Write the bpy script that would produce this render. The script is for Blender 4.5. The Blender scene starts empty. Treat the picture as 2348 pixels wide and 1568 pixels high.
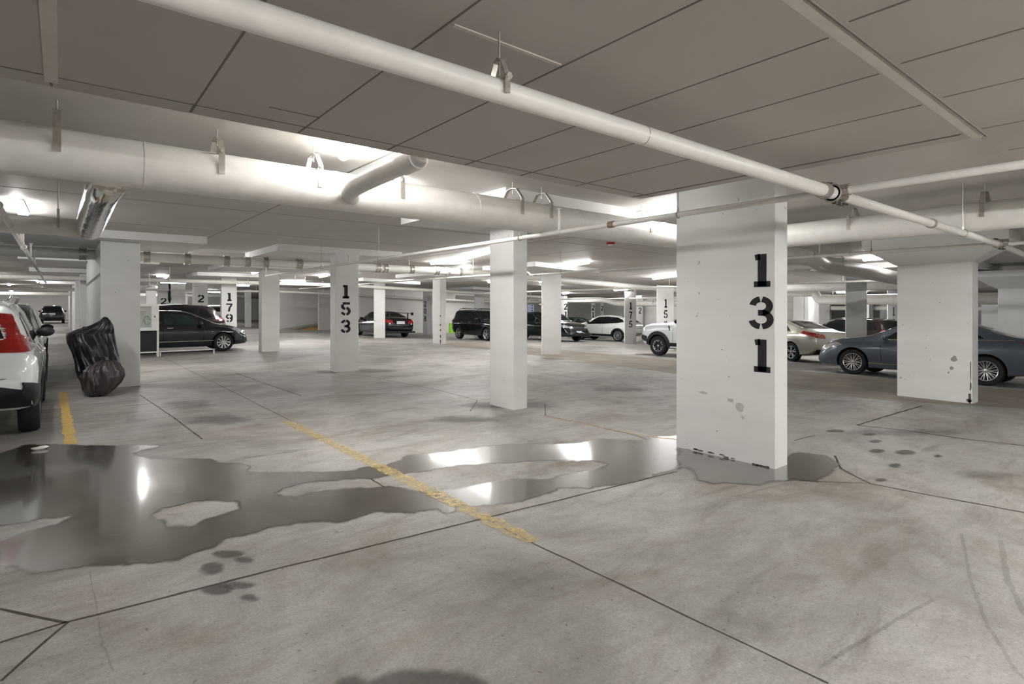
import bpy, bmesh, math, random
import numpy as np
from mathutils import Vector, Matrix, noise
from mathutils.bvhtree import BVHTree

random.seed(7)
sc = bpy.context.scene
COL = sc.collection

# ------------------------------------------------------------------ camera, world, exposure
F_PX, HZ, CX, EYE = 1280.0, 702.0, 1174.0, 1.60      # focal length, horizon row, centre column, eye height
TH = math.atan((CX - 139.0) / F_PX)                   # the garage grid is turned 39 degrees from the view
A0 = math.pi / 2 - TH
VD = (math.cos(A0), math.sin(A0))
RT = (math.cos(A0 - math.pi / 2), math.sin(A0 - math.pi / 2))
cd = bpy.data.cameras.new('camera')
cam = bpy.data.objects.new('camera', cd)
COL.objects.link(cam)
cam.location = (0, 0, EYE)
cam.rotation_euler = (math.pi / 2, 0, A0 - math.pi / 2)
cd.sensor_width = 36.0
cd.lens = F_PX / 2348.0 * 36.0
cd.shift_y = -(784.0 - HZ) / 2348.0
cd.clip_start = 0.05
cd.clip_end = 300
sc.camera = cam
w = bpy.data.worlds.new('world')
sc.world = w
w.use_nodes = True
w.node_tree.nodes['Background'].inputs[0].default_value = (0.9, 0.93, 1.0, 1)
w.node_tree.nodes['Background'].inputs[1].default_value = 0.15
sc.view_settings.view_transform = 'Standard'
sc.view_settings.look = 'None'
sc.view_settings.gamma = 1.0
sc.view_settings.exposure = 2.6
LAMP = 21.0                                           # brightness of the tube covers
sc.cycles.max_bounces = 8
sc.cycles.diffuse_bounces = 5
sc.cycles.sample_clamp_indirect = 6.0

# ------------------------------------------------------------------ geometry of the place
SL, SX0, SX1 = 0.035, 11.0, 30.0                      # slab falls 3.5 % beyond x = 11 m
def gz(x):
    return -SL * (min(max(x, SX0), SX1) - SX0)

def ray(px):
    l = (px - CX) / F_PX
    return (VD[0] + l * RT[0], VD[1] + l * RT[1])

def at(px, py, z=0.0):
    """place on the slab (or z above it) seen at a pixel of the survey photo"""
    r = ray(px); x = None
    for i in range(50):
        d = (EYE - (z + (gz(x) if x is not None else 0))) * F_PX / (py - HZ)
        x = d * r[0] if x is None else .5 * x + .5 * d * r[0]
    return (d * r[0], d * r[1])

def onx(px, X):
    r = ray(px); return X / r[0] * r[1]
def ony(px, Y):
    r = ray(px); return Y / r[1] * r[0]

SOFF, DROP, SLAB = EYE + 1.07, EYE + 1.28, EYE + 1.43  # undersides of soffit, drop panels and slab

# ------------------------------------------------------------------ materials
def nt(name):
    m = bpy.data.materials.new(name); m.use_nodes = True
    return m, m.node_tree.nodes, m.node_tree.links, m.node_tree.nodes['Principled BSDF']

def lin(c):
    return tuple(((v / 255) / 12.92 if v / 255 <= .04045 else ((v / 255 + .055) / 1.055) ** 2.4) for v in c)

def mat(name, rgb, rough=.5, metal=0, var=.06, scale=8, bump=0, coat=0, bscale=60, spec=.5, stretch=None):
    m, n, l, b = nt(name)
    c = lin(rgb)
    tx = n.new('ShaderNodeTexCoord'); no = n.new('ShaderNodeTexNoise')
    no.inputs['Scale'].default_value = scale; no.inputs['Detail'].default_value = 4
    l.new(tx.outputs['Object'], no.inputs['Vector'])
    r = n.new('ShaderNodeValToRGB')
    r.color_ramp.elements[0].position = .3; r.color_ramp.elements[1].position = .7
    r.color_ramp.elements[0].color = (*[v * (1 - var) for v in c], 1)
    r.color_ramp.elements[1].color = (*[min(1, v * (1 + var)) for v in c], 1)
    l.new(no.outputs['Fac'], r.inputs['Fac']); l.new(r.outputs['Color'], b.inputs['Base Color'])
    b.inputs['Roughness'].default_value = rough; b.inputs['Metallic'].default_value = metal
    b.inputs['Specular IOR Level'].default_value = spec
    if coat:
        b.inputs['Coat Weight'].default_value = coat; b.inputs['Coat Roughness'].default_value = .04
    if bump:
        n2 = n.new('ShaderNodeTexNoise'); n2.inputs['Scale'].default_value = bscale
        mq = n.new('ShaderNodeMapping'); mq.inputs['Scale'].default_value = stretch or (1, 1, 1)
        l.new(tx.outputs['Object'], mq.inputs['Vector']); l.new(mq.outputs[0], n2.inputs['Vector'])
        bp = n.new('ShaderNodeBump'); bp.inputs['Strength'].default_value = bump; bp.inputs['Distance'].default_value = .01
        l.new(n2.outputs['Fac'], bp.inputs['Height']); l.new(bp.outputs['Normal'], b.inputs['Normal'])
    return m

def emis(name, rgb, s):
    m, n, l, b = nt(name)
    b.inputs['Base Color'].default_value = (.9, .9, .9, 1)
    b.inputs['Emission Color'].default_value = (*rgb, 1); b.inputs['Emission Strength'].default_value = s
    return m

def concrete(name, wet=False, damp=False):
    m, n, l, b = nt(name)
    tx = n.new('ShaderNodeTexCoord')
    def noi(scale, det=6, rough=.6, sx=1, sy=1, rz=0, dist=0):
        mp = n.new('ShaderNodeMapping'); mp.inputs['Scale'].default_value = (sx, sy, 1); mp.inputs['Rotation'].default_value = (0, 0, rz)
        l.new(tx.outputs['Object'], mp.inputs['Vector'])
        t = n.new('ShaderNodeTexNoise'); t.inputs['Scale'].default_value = scale
        t.inputs['Detail'].default_value = det; t.inputs['Roughness'].default_value = rough; t.inputs['Distortion'].default_value = dist
        l.new(mp.outputs['Vector'], t.inputs['Vector']); return t
    def ramp(t, p0, p1, c0, c1):
        r = n.new('ShaderNodeValToRGB'); r.color_ramp.elements[0].position = p0; r.color_ramp.elements[1].position = p1
        r.color_ramp.elements[0].color = (*c0, 1); r.color_ramp.elements[1].color = (*c1, 1)
        l.new(t.outputs['Fac'], r.inputs['Fac']); return r
    def mul(a, bb, fac=1.0, mode='MULTIPLY'):
        x = n.new('ShaderNodeMix'); x.data_type = 'RGBA'; x.blend_type = mode; x.inputs[0].default_value = fac
        l.new(a, x.inputs[6]); l.new(bb, x.inputs[7]); return x.outputs[2]
    base = ramp(noi(.55, 9, .66, dist=.6), .32, .66, (.24, .226, .208), (.47, .46, .445))
    brown = ramp(noi(.55, 7, .65, 1, 1.6, .5, dist=1.2), .50, .70, (1, 1, 1), (.76, .68, .60))
    dirt = ramp(noi(1.1, 9, .7, .6, 2.2, .9, dist=.8), .54, .76, (1, 1, 1), (.50, .47, .43))
    streak = ramp(noi(3.2, 8, .75, .6, 1.5, .75, dist=1.5), .35, .7, (1.06, 1.06, 1.06), (.80, .79, .77))
    fine = ramp(noi(60, 5, .8), .32, .68, (.78, .78, .78), (1.18, 1.18, 1.18))
    speck = ramp(noi(26, 3, .5), .68, .73, (1, 1, 1), (.40, .37, .34))
    trow = ramp(noi(14, 7, .8, 1.6, .8, -.35, dist=2.0), .35, .7, (.90, .90, .90), (1.07, 1.07, 1.07))
    c = mul(base.outputs[0], brown.outputs[0]); c = mul(c, dirt.outputs[0]); c = mul(c, streak.outputs[0])
    c = mul(c, fine.outputs[0]); c = mul(c, speck.outputs[0], .8); c = mul(c, trow.outputs[0])
    bp = n.new('ShaderNodeBump'); bp.inputs['Distance'].default_value = .004
    if wet:
        dk = n.new('ShaderNodeRGB'); dk.outputs[0].default_value = (.235, .212, .185, 1)
        c = mul(c, dk.outputs[0])
        c = mul(c, ramp(noi(2.4, 8, .75, dist=1.2), .32, .68, (.65, .63, .60), (1.35, 1.33, 1.30)).outputs[0])
        rr = n.new('ShaderNodeMapRange'); rr.inputs['To Min'].default_value = .5 if damp else .06; rr.inputs['To Max'].default_value = .7 if damp else .22
        rr.inputs['From Min'].default_value = .42; rr.inputs['From Max'].default_value = .66
        l.new(noi(2.2, 6, .65, dist=.6).outputs['Fac'], rr.inputs['Value']); l.new(rr.outputs[0], b.inputs['Roughness'])
        t = noi(30, 5, .75, 1, 1); bp.inputs['Strength'].default_value = .5; l.new(t.outputs['Fac'], bp.inputs['Height'])
        b.inputs['Specular IOR Level'].default_value = .65
        if not damp: b.inputs['Coat Weight'].default_value = 1.0; b.inputs['Coat Roughness'].default_value = .09
        at_ = n.new('ShaderNodeAttribute'); at_.attribute_name = 'wet'
        l.new(at_.outputs['Fac'], b.inputs['Alpha'])
    else:
        t = noi(45, 5, .7, 1, 1); bp.inputs['Strength'].default_value = .35; l.new(t.outputs['Fac'], bp.inputs['Height'])
        rr = n.new('ShaderNodeMapRange'); rr.inputs['To Min'].default_value = .38; rr.inputs['To Max'].default_value = .75
        l.new(noi(2.2, 5, .6).outputs['Fac'], rr.inputs['Value']); l.new(rr.outputs[0], b.inputs['Roughness'])
    l.new(bp.outputs['Normal'], b.inputs['Normal'])
    l.new(c, b.inputs['Base Color'])
    return m

def painted(name, rgb, worn=.5, thr=.62):
    """worn floor paint that lets the concrete through"""
    m, n, l, b = nt(name)
    tx = n.new('ShaderNodeTexCoord'); t = n.new('ShaderNodeTexNoise'); t.inputs['Scale'].default_value = 16
    t.inputs['Detail'].default_value = 9; t.inputs['Roughness'].default_value = .75
    l.new(tx.outputs['Object'], t.inputs['Vector'])
    r = n.new('ShaderNodeMapRange'); r.inputs['From Min'].default_value = thr - .18; r.inputs['From Max'].default_value = thr + .1
    r.inputs['To Min'].default_value = .82; r.inputs['To Max'].default_value = worn
    l.new(t.outputs['Fac'], r.inputs['Value']); l.new(r.outputs[0], b.inputs['Alpha'])
    b.inputs['Base Color'].default_value = (*lin(rgb), 1); b.inputs['Roughness'].default_value = .6
    return m

def wallpaint(name, rgb, spots=True, bump=.08):
    """painted concrete with chips, scuffs and faint board marks"""
    m, n, l, b = nt(name); c = lin(rgb)
    tx = n.new('ShaderNodeTexCoord')
    def noi(scale, det, mp=(1, 1, 1)):
        q = n.new('ShaderNodeMapping'); q.inputs['Scale'].default_value = mp; l.new(tx.outputs['Object'], q.inputs['Vector'])
        t = n.new('ShaderNodeTexNoise'); t.inputs['Scale'].default_value = scale; t.inputs['Detail'].default_value = det
        l.new(q.outputs['Vector'], t.inputs['Vector']); return t
    r = n.new('ShaderNodeValToRGB'); r.color_ramp.elements[0].position = .3; r.color_ramp.elements[1].position = .75
    r.color_ramp.elements[0].color = (*[v * .93 for v in c], 1); r.color_ramp.elements[1].color = (*[min(1, v * 1.03) for v in c], 1)
    l.new(noi(1.3, 5, (1, 1, 2.5)).outputs['Fac'], r.inputs['Fac'])
    out = r.outputs[0]
    if spots:
        s = n.new('ShaderNodeValToRGB'); s.color_ramp.elements[0].position = .715; s.color_ramp.elements[1].position = .76
        s.color_ramp.elements[0].color = (1, 1, 1, 1); s.color_ramp.elements[1].color = (.45, .43, .40, 1)
        l.new(noi(13, 3).outputs['Fac'], s.inputs['Fac'])
        x = n.new('ShaderNodeMix'); x.data_type = 'RGBA'; x.blend_type = 'MULTIPLY'; x.inputs[0].default_value = .8
        l.new(out, x.inputs[6]); l.new(s.outputs[0], x.inputs[7]); out = x.outputs[2]
    l.new(out, b.inputs['Base Color']); b.inputs['Roughness'].default_value = .55
    bp = n.new('ShaderNodeBump'); bp.inputs['Strength'].default_value = bump; bp.inputs['Distance'].default_value = .01
    l.new(noi(22, 5).outputs['Fac'], bp.inputs['Height']); l.new(bp.outputs['Normal'], b.inputs['Normal'])
    return m

M = dict(
    floor=concrete('concrete_floor'), wet=concrete('wet_concrete', True), damp=concrete('damp_concrete', True, True),
    joint=mat('joint_gap', (74, 66, 58), .9, var=.25, scale=20),
    slabc=wallpaint('ceiling_concrete', (203, 199, 194), False, .15),
    soffit=wallpaint('soffit_paint', (182, 177, 171), False, .03),
    seam=mat('panel_seam', (120, 112, 105), .8), seaml=mat('seam_cover', (206, 200, 192), .6),
    column=wallpaint('column_paint', (226, 226, 224)), wall=wallpaint('wall_paint', (222, 221, 218), False),
    black=mat('stencil_black', (28, 27, 27), .7, var=.2, scale=30),
    pipe=mat('pipe_white', (222, 220, 215), .35, var=.04), pipeg=mat('pipe_painted', (226, 224, 219), .42, var=.05, bump=.04),
    steel=mat('galvanised', (190, 186, 178), .35, .7, var=.12, scale=40), chrome=mat('valve_metal', (205, 200, 192), .2, .9, var=.1),
    dsteel=mat('dark_steel', (84, 80, 76), .5, .5), foil=mat('foil_wrap', (215, 213, 208), .13, 1, var=.06, bump=.7, bscale=9, stretch=(1, .3, 1)),
    lampbox=mat('lamp_housing', (225, 224, 220), .4), tube=emis('lamp_cover', (1.0, .985, .965), LAMP), tubeb=emis('lamp_cover_near', (1.0, .985, .965), LAMP), tubed=emis('lamp_cover_dim', (1.0, .985, .965), LAMP * .5), tubem=emis('lamp_cover_mid', (1.0, .985, .965), LAMP * .5),
    yellow=painted('yellow_paint', (226, 192, 104), .5), yellowf=painted('yellow_paint_faded', (220, 194, 128), .1, .53),
    yelc=mat('yellow_curb', (214, 168, 38), .6, var=.15), green=mat('lime_paint', (150, 220, 60), .5), red=mat('alarm_red', (176, 22, 20), .3),
    tyre=mat('tyre_rubber', (26, 26, 27), .75, var=.2, scale=30), dark=mat('black_plastic', (24, 24, 25), .55, var=.2),
    under=mat('underbody', (12, 12, 12), .9), rimS=mat('alloy_silver', (206, 206, 206), .25, .85), rimD=mat('alloy_dark', (40, 40, 42), .4, .6),
    glass=mat('tinted_glass', (14, 18, 18), .03, 0, var=.3, scale=2, spec=.8), glassg=mat('green_glass', (34, 52, 46), .04, 0, var=.5, scale=1.5, spec=.8),
    tail=mat('tail_lamp', (150, 8, 10), .12, 0, var=.2, scale=14, coat=1), head=mat('head_lamp', (205, 208, 212), .08, .55, var=.4, scale=22, coat=1),
    amber=mat('reflector', (170, 60, 20), .2), plate=mat('licence_plate', (208, 214, 222), .4, var=.3, scale=38),
    cover=mat('cover_nylon', (21, 20, 21), .36, 0, var=.3, scale=5, bump=.25, bscale=14), coverg=mat('cover_nylon_grey', (62, 55, 55), .38, 0, var=.25, scale=6, bump=.25, bscale=12),
    cabin=mat('cabinet_white', (228, 228, 225), .4), cabglass=None, sign=mat('sign_white', (205, 210, 235), .5), signp=mat('sign_purple', (120, 100, 170), .5),
    hose=mat('hose_canvas', (176, 170, 140), .8, var=.4, scale=18), joinl=mat('foam_scrap', (230, 228, 222), .8),
)
def paint(name, rgb, rough=.25, metal=.0):
    return mat(name, rgb, rough, metal, var=.03, scale=3, coat=1)
mg, n_, l_, b_ = nt('clear_glass')
b_.inputs['Base Color'].default_value = (.9, .95, .92, 1); b_.inputs['Roughness'].default_value = .05
b_.inputs['Alpha'].default_value = .22
M['cabglass'] = mg

# ------------------------------------------------------------------ builders
def link(o, parent=None):
    COL.objects.link(o)
    if parent is not None: o.parent = parent
    return o

def obj(name, bm, m, parent=None, smooth=False, angle=None):
    me = bpy.data.meshes.new(name)
    bmesh.ops.recalc_face_normals(bm, faces=bm.faces)
    bm.to_mesh(me); bm.free()
    for mm in (m if isinstance(m, (list, tuple)) else [m]): me.materials.append(mm)
    if smooth:
        me.shade_smooth()
        if angle: me.set_sharp_from_angle(angle=math.radians(angle))
    return link(bpy.data.objects.new(name, me), parent)

def tag(o, label=None, cat=None, group=None, kind=None):
    if label: o['label'] = label
    if cat: o['category'] = cat
    if group: o['group'] = group
    if kind: o['kind'] = kind
    return o

def empty(name, loc=(0, 0, 0), rot=(0, 0, 0)):
    o = bpy.data.objects.new(name, None); o.location = loc; o.rotation_euler = rot
    o.empty_display_size = .2
    return link(o)

def box(bm, x0, x1, y0, y1, z0, z1, mi=0):
    v = [bm.verts.new(p) for p in ((x0, y0, z0), (x1, y0, z0), (x1, y1, z0), (x0, y1, z0), (x0, y0, z1), (x1, y0, z1), (x1, y1, z1), (x0, y1, z1))]
    for f in ((0, 3, 2, 1), (4, 5, 6, 7), (0, 1, 5, 4), (1, 2, 6, 5), (2, 3, 7, 6), (3, 0, 4, 7)):
        bm.faces.new([v[i] for i in f]).material_index = mi
    return v

def bevel(bm, w_, seg=2):
    bmesh.ops.bevel(bm, geom=list(bm.edges), offset=w_, segments=seg, affect='EDGES', profile=.6)

def frame(t):
    t = t.normalized(); up = Vector((0, 0, 1)) if abs(t.z) < .95 else Vector((0, 1, 0))
    a = t.cross(up).normalized(); return a, a.cross(t)

def tube(bm, pts, r, n=16, caps=True, mi=0):
    """swept tube through points; r may be a list"""
    pts = [Vector(p) for p in pts]; rs = r if isinstance(r, (list, tuple)) else [r] * len(pts)
    rings = []; a = None
    for i, p in enumerate(pts):
        t = (pts[min(i + 1, len(pts) - 1)] - pts[max(i - 1, 0)]).normalized()
        if a is None: a, b = frame(t)
        else:
            a = (a - t * a.dot(t)).normalized(); b = a.cross(t)
        rings.append([bm.verts.new(p + (a * math.cos(k * 2 * math.pi / n) + b * math.sin(k * 2 * math.pi / n)) * rs[i]) for k in range(n)])
    for q0, q1 in zip(rings, rings[1:]):
        for k in range(n): bm.faces.new((q0[k], q0[(k + 1) % n], q1[(k + 1) % n], q1[k])).material_index = mi
    if caps: bm.faces.new(rings[0]).material_index = mi; bm.faces.new(rings[-1][::-1]).material_index = mi

def rounded(pts, rad=.12, n=6):
    pts = [Vector(p) for p in pts]; out = [pts[0]]
    for a, b, c in zip(pts, pts[1:], pts[2:]):
        d = min(rad, (a - b).length * .45, (c - b).length * .45)
        p0 = b + (a - b).normalized() * d; p1 = b + (c - b).normalized() * d
        for i in range(n + 1):
            t = i / n; out.append(p0 * (1 - t) ** 2 + b * 2 * t * (1 - t) + p1 * t * t)
    out.append(pts[-1]); return out

def sloped(p):            # z of a point given above the local slab
    return (p[0], p[1], p[2] + gz(p[0]))

# ------------------------------------------------------------------ floor
XA, XB, YA, YB = -9.0, 52.0, -8.0, 84.0
XS = [XA, 11, 30, XB]
bm = bmesh.new()
for a, b in zip(XS, XS[1:]):
    v = [bm.verts.new((x, y, gz(x) + z)) for z in (0, -.3) for x, y in ((a, YA), (b, YA), (b, YB), (a, YB))]
    for f in ((0, 1, 2, 3), (7, 6, 5, 4), (0, 4, 5, 1), (2, 6, 7, 3)): bm.faces.new([v[i] for i in f])
def strip(bm, pts, wd, dz=.0015, mi=1, jit=.004, step=.12):
    """thin strip lying on the slab along a polyline"""
    P = []
    for a, b in zip(pts, pts[1:]):
        k = max(1, int(math.dist(a, b) / step))
        P += [(a[0] + (b[0] - a[0]) * i / k, a[1] + (b[1] - a[1]) * i / k) for i in range(k)]
    P.append(pts[-1]); prev = None
    for i, p in enumerate(P):
        q0 = P[max(i - 1, 0)]; q1 = P[min(i + 1, len(P) - 1)]
        tx, ty = q1[0] - q0[0], q1[1] - q0[1]; L = math.hypot(tx, ty) or 1; nx, ny = -ty / L, tx / L
        o = random.uniform(-jit, jit); h = wd / 2 * random.uniform(.75, 1.25)
        cur = [bm.verts.new((p[0] + nx * (o + s * h), p[1] + ny * (o + s * h), gz(p[0]) + dz)) for s in (-1, 1)]
        if prev: bm.faces.new((prev[0], prev[1], cur[1], cur[0])).material_index = mi
        prev = cur
pxl = lambda *q: [at(*p) for p in q]
for q, wd in (
    (((0, 1473), (150, 1427), (640, 1303), (1112, 1188), (1552, 1081)), .018),
    (((0, 1395), (150, 1427)), .016), (((0, 1562), (155, 1427)), .014),
    (((1112, 1188), (1213, 1241), (1560, 1405), (1900, 1566)), .011),
    (((1915, 1045), (1928, 1075), (1996, 1109), (2120, 1133), (2348, 1175)), .022),
    (((1780, 1100), (1990, 1108)), .010), (((1820, 1010), (1870, 998)), .014),
    (((2115, 930), (2030, 955), (1965, 975)), .03), (((1965, 975), (2080, 987), (2200, 1005), (2348, 1022)), .03),
    (((320, 905), (395, 955), (465, 1007)), .014), (((540, 855), (610, 880), (690, 907)), .02),
    (((830, 860), (1000, 893), (1095, 918)), .014), (((1095, 918), (1078, 943)), .012), (((1250, 925), (1250, 953)), .012),
    (((1250, 953), (1350, 973), (1450, 996), (1500, 1012)), .014), (((1260, 925), (1400, 908)), .010),
    (((560, 1050), (680, 1035)), .01), (((843, 1073), (850, 1098), (885, 1120)), .02),
): strip(bm, pxl(*q), wd)
for X, y0, y1 in ((2.5, 7.9, 40), (8.9, 6, 40), (-4.5, -2, 60)):
    strip(bm, [(X, y0), (X, y1)], .012, step=.4)
fl = tag(obj('floor', bm, [M['floor'], M['joint']]), kind='structure')

# rougher, browner drive lane slab beyond the joint at the right
lane = mat('lane_concrete', (142, 134, 123), .75, var=.22, scale=1.3, bump=.5, bscale=24)
bm = bmesh.new()
e0 = [at(p, q) for p, q in ((1215, 813), (1552, 857), (1820, 894), (2060, 921), (2348, 937))]
e0 = [(13.0, 22.0)] + e0 + [(12.2, -3.0)]
prev = None
for x, y in e0:
    xs = [x + (15.6 - x) * k / 4 for k in range(5)]
    cur = [bm.verts.new((q, y, gz(q) + .003)) for q in xs]
    if prev:
        for k in range(4): bm.faces.new((prev[k], prev[k + 1], cur[k + 1], cur[k]))
    prev = cur
tag(obj('floor', bm, lane), kind='structure')

# ------------------------------------------------------------------ puddles (water lying on the slab)
def sdf(polys, P):
    """signed distance (positive inside) of points to a polygon"""
    d = np.full(len(P), 1e9); inside = np.zeros(len(P), bool)
    poly = np.array(polys)
    for a, b in zip(poly, np.roll(poly, -1, 0)):
        e = b - a; t = np.clip(((P - a) @ e) / max(e @ e, 1e-9), 0, 1)
        d = np.minimum(d, np.hypot(*(P - a - t[:, None] * e).T))
        c = ((a[1] > P[:, 1]) != (b[1] > P[:, 1]))
        with np.errstate(all='ignore'):
            xi = (b[0] - a[0]) * (P[:, 1] - a[1]) / (b[1] - a[1]) + a[0]
        inside ^= c & (P[:, 0] < xi)
    return np.where(inside, d, -d)

def puddle(name, outer, holes=(), step=.02, dz=.002, rag=.05, soft=.035, amount=1.0, m='wet'):
    outer = pxl(*outer); holes = [pxl(*h) for h in holes]
    o = np.array(outer); x0, y0 = o.min(0) - .08; x1, y1 = o.max(0) + .08
    nx, ny = int((x1 - x0) / step) + 1, int((y1 - y0) / step) + 1
    gx, gy = np.meshgrid(x0 + np.arange(nx) * step, y0 + np.arange(ny) * step, indexing='ij')
    P = np.stack([gx.ravel(), gy.ravel()], 1)
    s = sdf(outer, P)
    for h in holes: s = np.minimum(s, -sdf(h, P))
    nz = np.array([noise.noise((p[0] * 5, p[1] * 5, 3.1)) + .6 * noise.noise((p[0] * 17, p[1] * 17, 1.7)) for p in P])
    s = s + rag * nz
    al = np.clip(s / soft + .5, 0, 1) * amount
    al = al.reshape(nx, ny); bm = bmesh.new(); lay = bm.verts.layers.float.new('wet'); vs = {}
    def V(i, j):
        if (i, j) not in vs:
            v = bm.verts.new((gx[i, j], gy[i, j], gz(gx[i, j]) + dz)); v[lay] = al[i, j]; vs[i, j] = v
        return vs[i, j]
    for i in range(nx - 1):
        for j in range(ny - 1):
            if al[i:i + 2, j:j + 2].max() > 0: bm.faces.new((V(i, j), V(i + 1, j), V(i + 1, j + 1), V(i, j + 1)))
    me = bpy.data.meshes.new(name); bm.to_mesh(me); bm.free(); me.materials.append(M[m])
    return link(bpy.data.objects.new(name, me))

tag(puddle('puddle',
    [(-60, 1060), (60, 1020), (148, 1018), (241, 1022), (379, 1021), (300, 1039), (344, 1053), (413, 1051), (482, 1053), (499, 1060), (585, 1066), (568, 1080),
     (654, 1084), (800, 1080), (829, 1073), (891, 1064), (945, 1044), (1041, 1035), (1153, 1018), (1228, 1017), (1296, 1018), (1347, 1013), (1381, 1006), (1426, 1008),
     (1460, 1010), (1500, 1003), (1553, 1000), (1640, 1030), (1600, 1060), (1553, 1076), (1500, 1090), (1415, 1112), (1347, 1119), (1279, 1120), (1262, 1129), (1194, 1150), (1143, 1156), (1054, 1161),
     (1047, 1173), (1024, 1177), (1000, 1170), (911, 1172), (846, 1177), (785, 1197), (689, 1199), (620, 1211), (516, 1239), (482, 1256), (413, 1280), (344, 1287),
     (241, 1297), (103, 1311), (52, 1309), (20, 1299), (-60, 1290)],
    [[(627, 1132), (682, 1108), (800, 1099), (853, 1098), (904, 1088), (996, 1078), (1041, 1066), (1177, 1061), (1279, 1056), (1347, 1056), (1398, 1064), (1364, 1078), (1330, 1083),
      (1245, 1098), (1177, 1098), (1109, 1109), (1041, 1122), (956, 1124), (887, 1117), (785, 1122), (700, 1132), (671, 1139)],
     [(348, 1180), (368, 1166), (430, 1153), (499, 1147), (548, 1151), (551, 1166), (517, 1177), (475, 1191), (448, 1204), (396, 1204), (358, 1191)],
     [(-60, 1206), (0, 1204), (165, 1182), (155, 1192), (69, 1218), (0, 1242), (-60, 1250)]]),
    'long dark puddle spreading across the bays from the white car to the pillar numbered 131', 'puddle')
tag(puddle('puddle', [(1556, 1030), (1553, 1073), (1599, 1076), (1593, 1097), (1634, 1109), (1679, 1109), (1748, 1112), (1767, 1103), (1817, 1101), (1871, 1105), (1909, 1080), (1924, 1066), (1894, 1044), (1832, 1036), (1800, 1050), (1700, 1040)], dz=.0045),
    'small wet patch around the foot of the pillar numbered 131', 'puddle')
tag(puddle('puddle', [(760, 1600), (775, 1560), (815, 1548), (845, 1560), (870, 1552), (920, 1536), (1000, 1536), (1070, 1545), (1120, 1560), (1140, 1600)], rag=.02, amount=.6, m='damp'),
    'damp stain at the bottom edge of the photo, nearest the camera', 'puddle')
spots = [(485, 1303, 27, 13), (560, 1284, 24, 8), (523, 1270, 38, 8), (497, 1352, 34, 11), (548, 1342, 38, 8), (572, 1371, 24, 10), (1385, 1120, 0, 0),
         (2010, 1034, 17, 4), (2075, 1037, 24, 6), (1993, 996, 16, 3), (2008, 1012, 14, 4), (2052, 1067, 14, 5), (2150, 1046, 8, 3), (2017, 1101, 15, 4), (1915, 988, 20, 3)]
dl = ['darkest round damp spot above the long floor joint', 'oval damp spot right of the darkest one', 'long damp smear above the other spots near the puddle', 'damp blot lying on the long floor joint',
      'stretched damp blot right of the one on the joint', 'lowest damp spot below the long floor joint', '', 'small damp spot at the head of the right cluster', 'widest damp spot of the cluster right of the pillar 131',
      'tiny damp fleck near the short floor joint at the right', 'damp fleck left of the widest right hand spot', 'damp spot below the widest right hand spot', 'small round damp spot furthest right',
      'lowest damp spot of the right cluster beside the slanting joint', 'thin damp fleck nearest the right side of the pillar 131']
for (sx, sy, rx, ry), lb in zip(spots, dl):
    if rx: tag(puddle('damp_spot', [(sx + rx * math.cos(t * .63), sy + ry * math.sin(t * .63)) for t in range(10)], step=.012, rag=.018, soft=.03, amount=.6, m='damp'), lb, 'damp spot', 'damp spots on the concrete')

def ell(x, y, rx, ry): return [(x + rx * math.cos(t * .524), y + ry * math.sin(t * .524)) for t in range(12)]
for q, am, lb in ((ell(430, 928, 55, 9), .32, 'grey dirt stain in the lane right of the covered motorcycle'), (ell(500, 962, 70, 10), .30, 'grey dirt stain below the one right of the covered motorcycle'),
    (ell(1065, 962, 75, 8), .40, 'long dirt stain in front of the slim pillar'), (ell(1125, 930, 60, 7), .35, 'dirt ring at the left foot of the slim pillar'), (ell(1235, 930, 40, 6), .25, 'dirt at the right foot of the slim pillar'),
    (ell(860, 850, 45, 4), .30, 'dirt at the right foot of the pillar stencilled 153'), (ell(750, 853, 25, 4), .35, 'dirt at the left foot of the pillar stencilled 153'),
    (ell(1420, 893, 60, 5), .35, 'dark streak on the concrete left of the pillar numbered 131'), (ell(2070, 992, 130, 6), .30, 'long dirt streak along the joint left below the flared pillar'),
    (ell(2260, 1090, 55, 7), .30, 'dark scrape near the right edge of the floor'), (ell(420, 885, 130, 6), .18, 'faint dirt band behind the covered motorcycle'),
    (ell(1190, 1330, 110, 34), .14, 'faint brown stain in the middle of the near floor'), (ell(1340, 1215, 120, 20), .12, 'faint brown stain below the pillar numbered 131'),
    (ell(1310, 822, 70, 3), .3, 'dirt at the foot of the plain scuffed pillar')):
    tag(puddle('floor_stain', q, step=.025, rag=.10, soft=.22, amount=am, m='damp', dz=.0025), lb, 'stain')
tm, n__, l__, b__ = nt('tyre_dust'); b__.inputs['Base Color'].default_value = (.12, .11, .10, 1); b__.inputs['Roughness'].default_value = .8; b__.inputs['Alpha'].default_value = .16
for q, wd, lb in (([(2205, 1225), (2225, 1330), (2262, 1430), (2330, 1540), (2400, 1600)], .018, 'curved tyre mark near the right edge, left one of the pair'),
    ([(2295, 1240), (2310, 1330), (2350, 1410), (2400, 1460)], .03, 'curved tyre mark touching the right edge, right one of the pair'),
    ([(1880, 1530), (1960, 1480), (2060, 1420), (2140, 1375)], .02, 'tyre mark slanting across the floor at the lower right'),
    ([(205, 1310), (222, 1400), (235, 1480), (262, 1540)], .008, 'thin scratch on the floor below the dark puddle')):
    bm = bmesh.new(); strip(bm, pxl(*q), wd, .003, 0, .004, .03); tag(obj('tyre_mark', bm, tm), lb, 'tyre mark')

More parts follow.
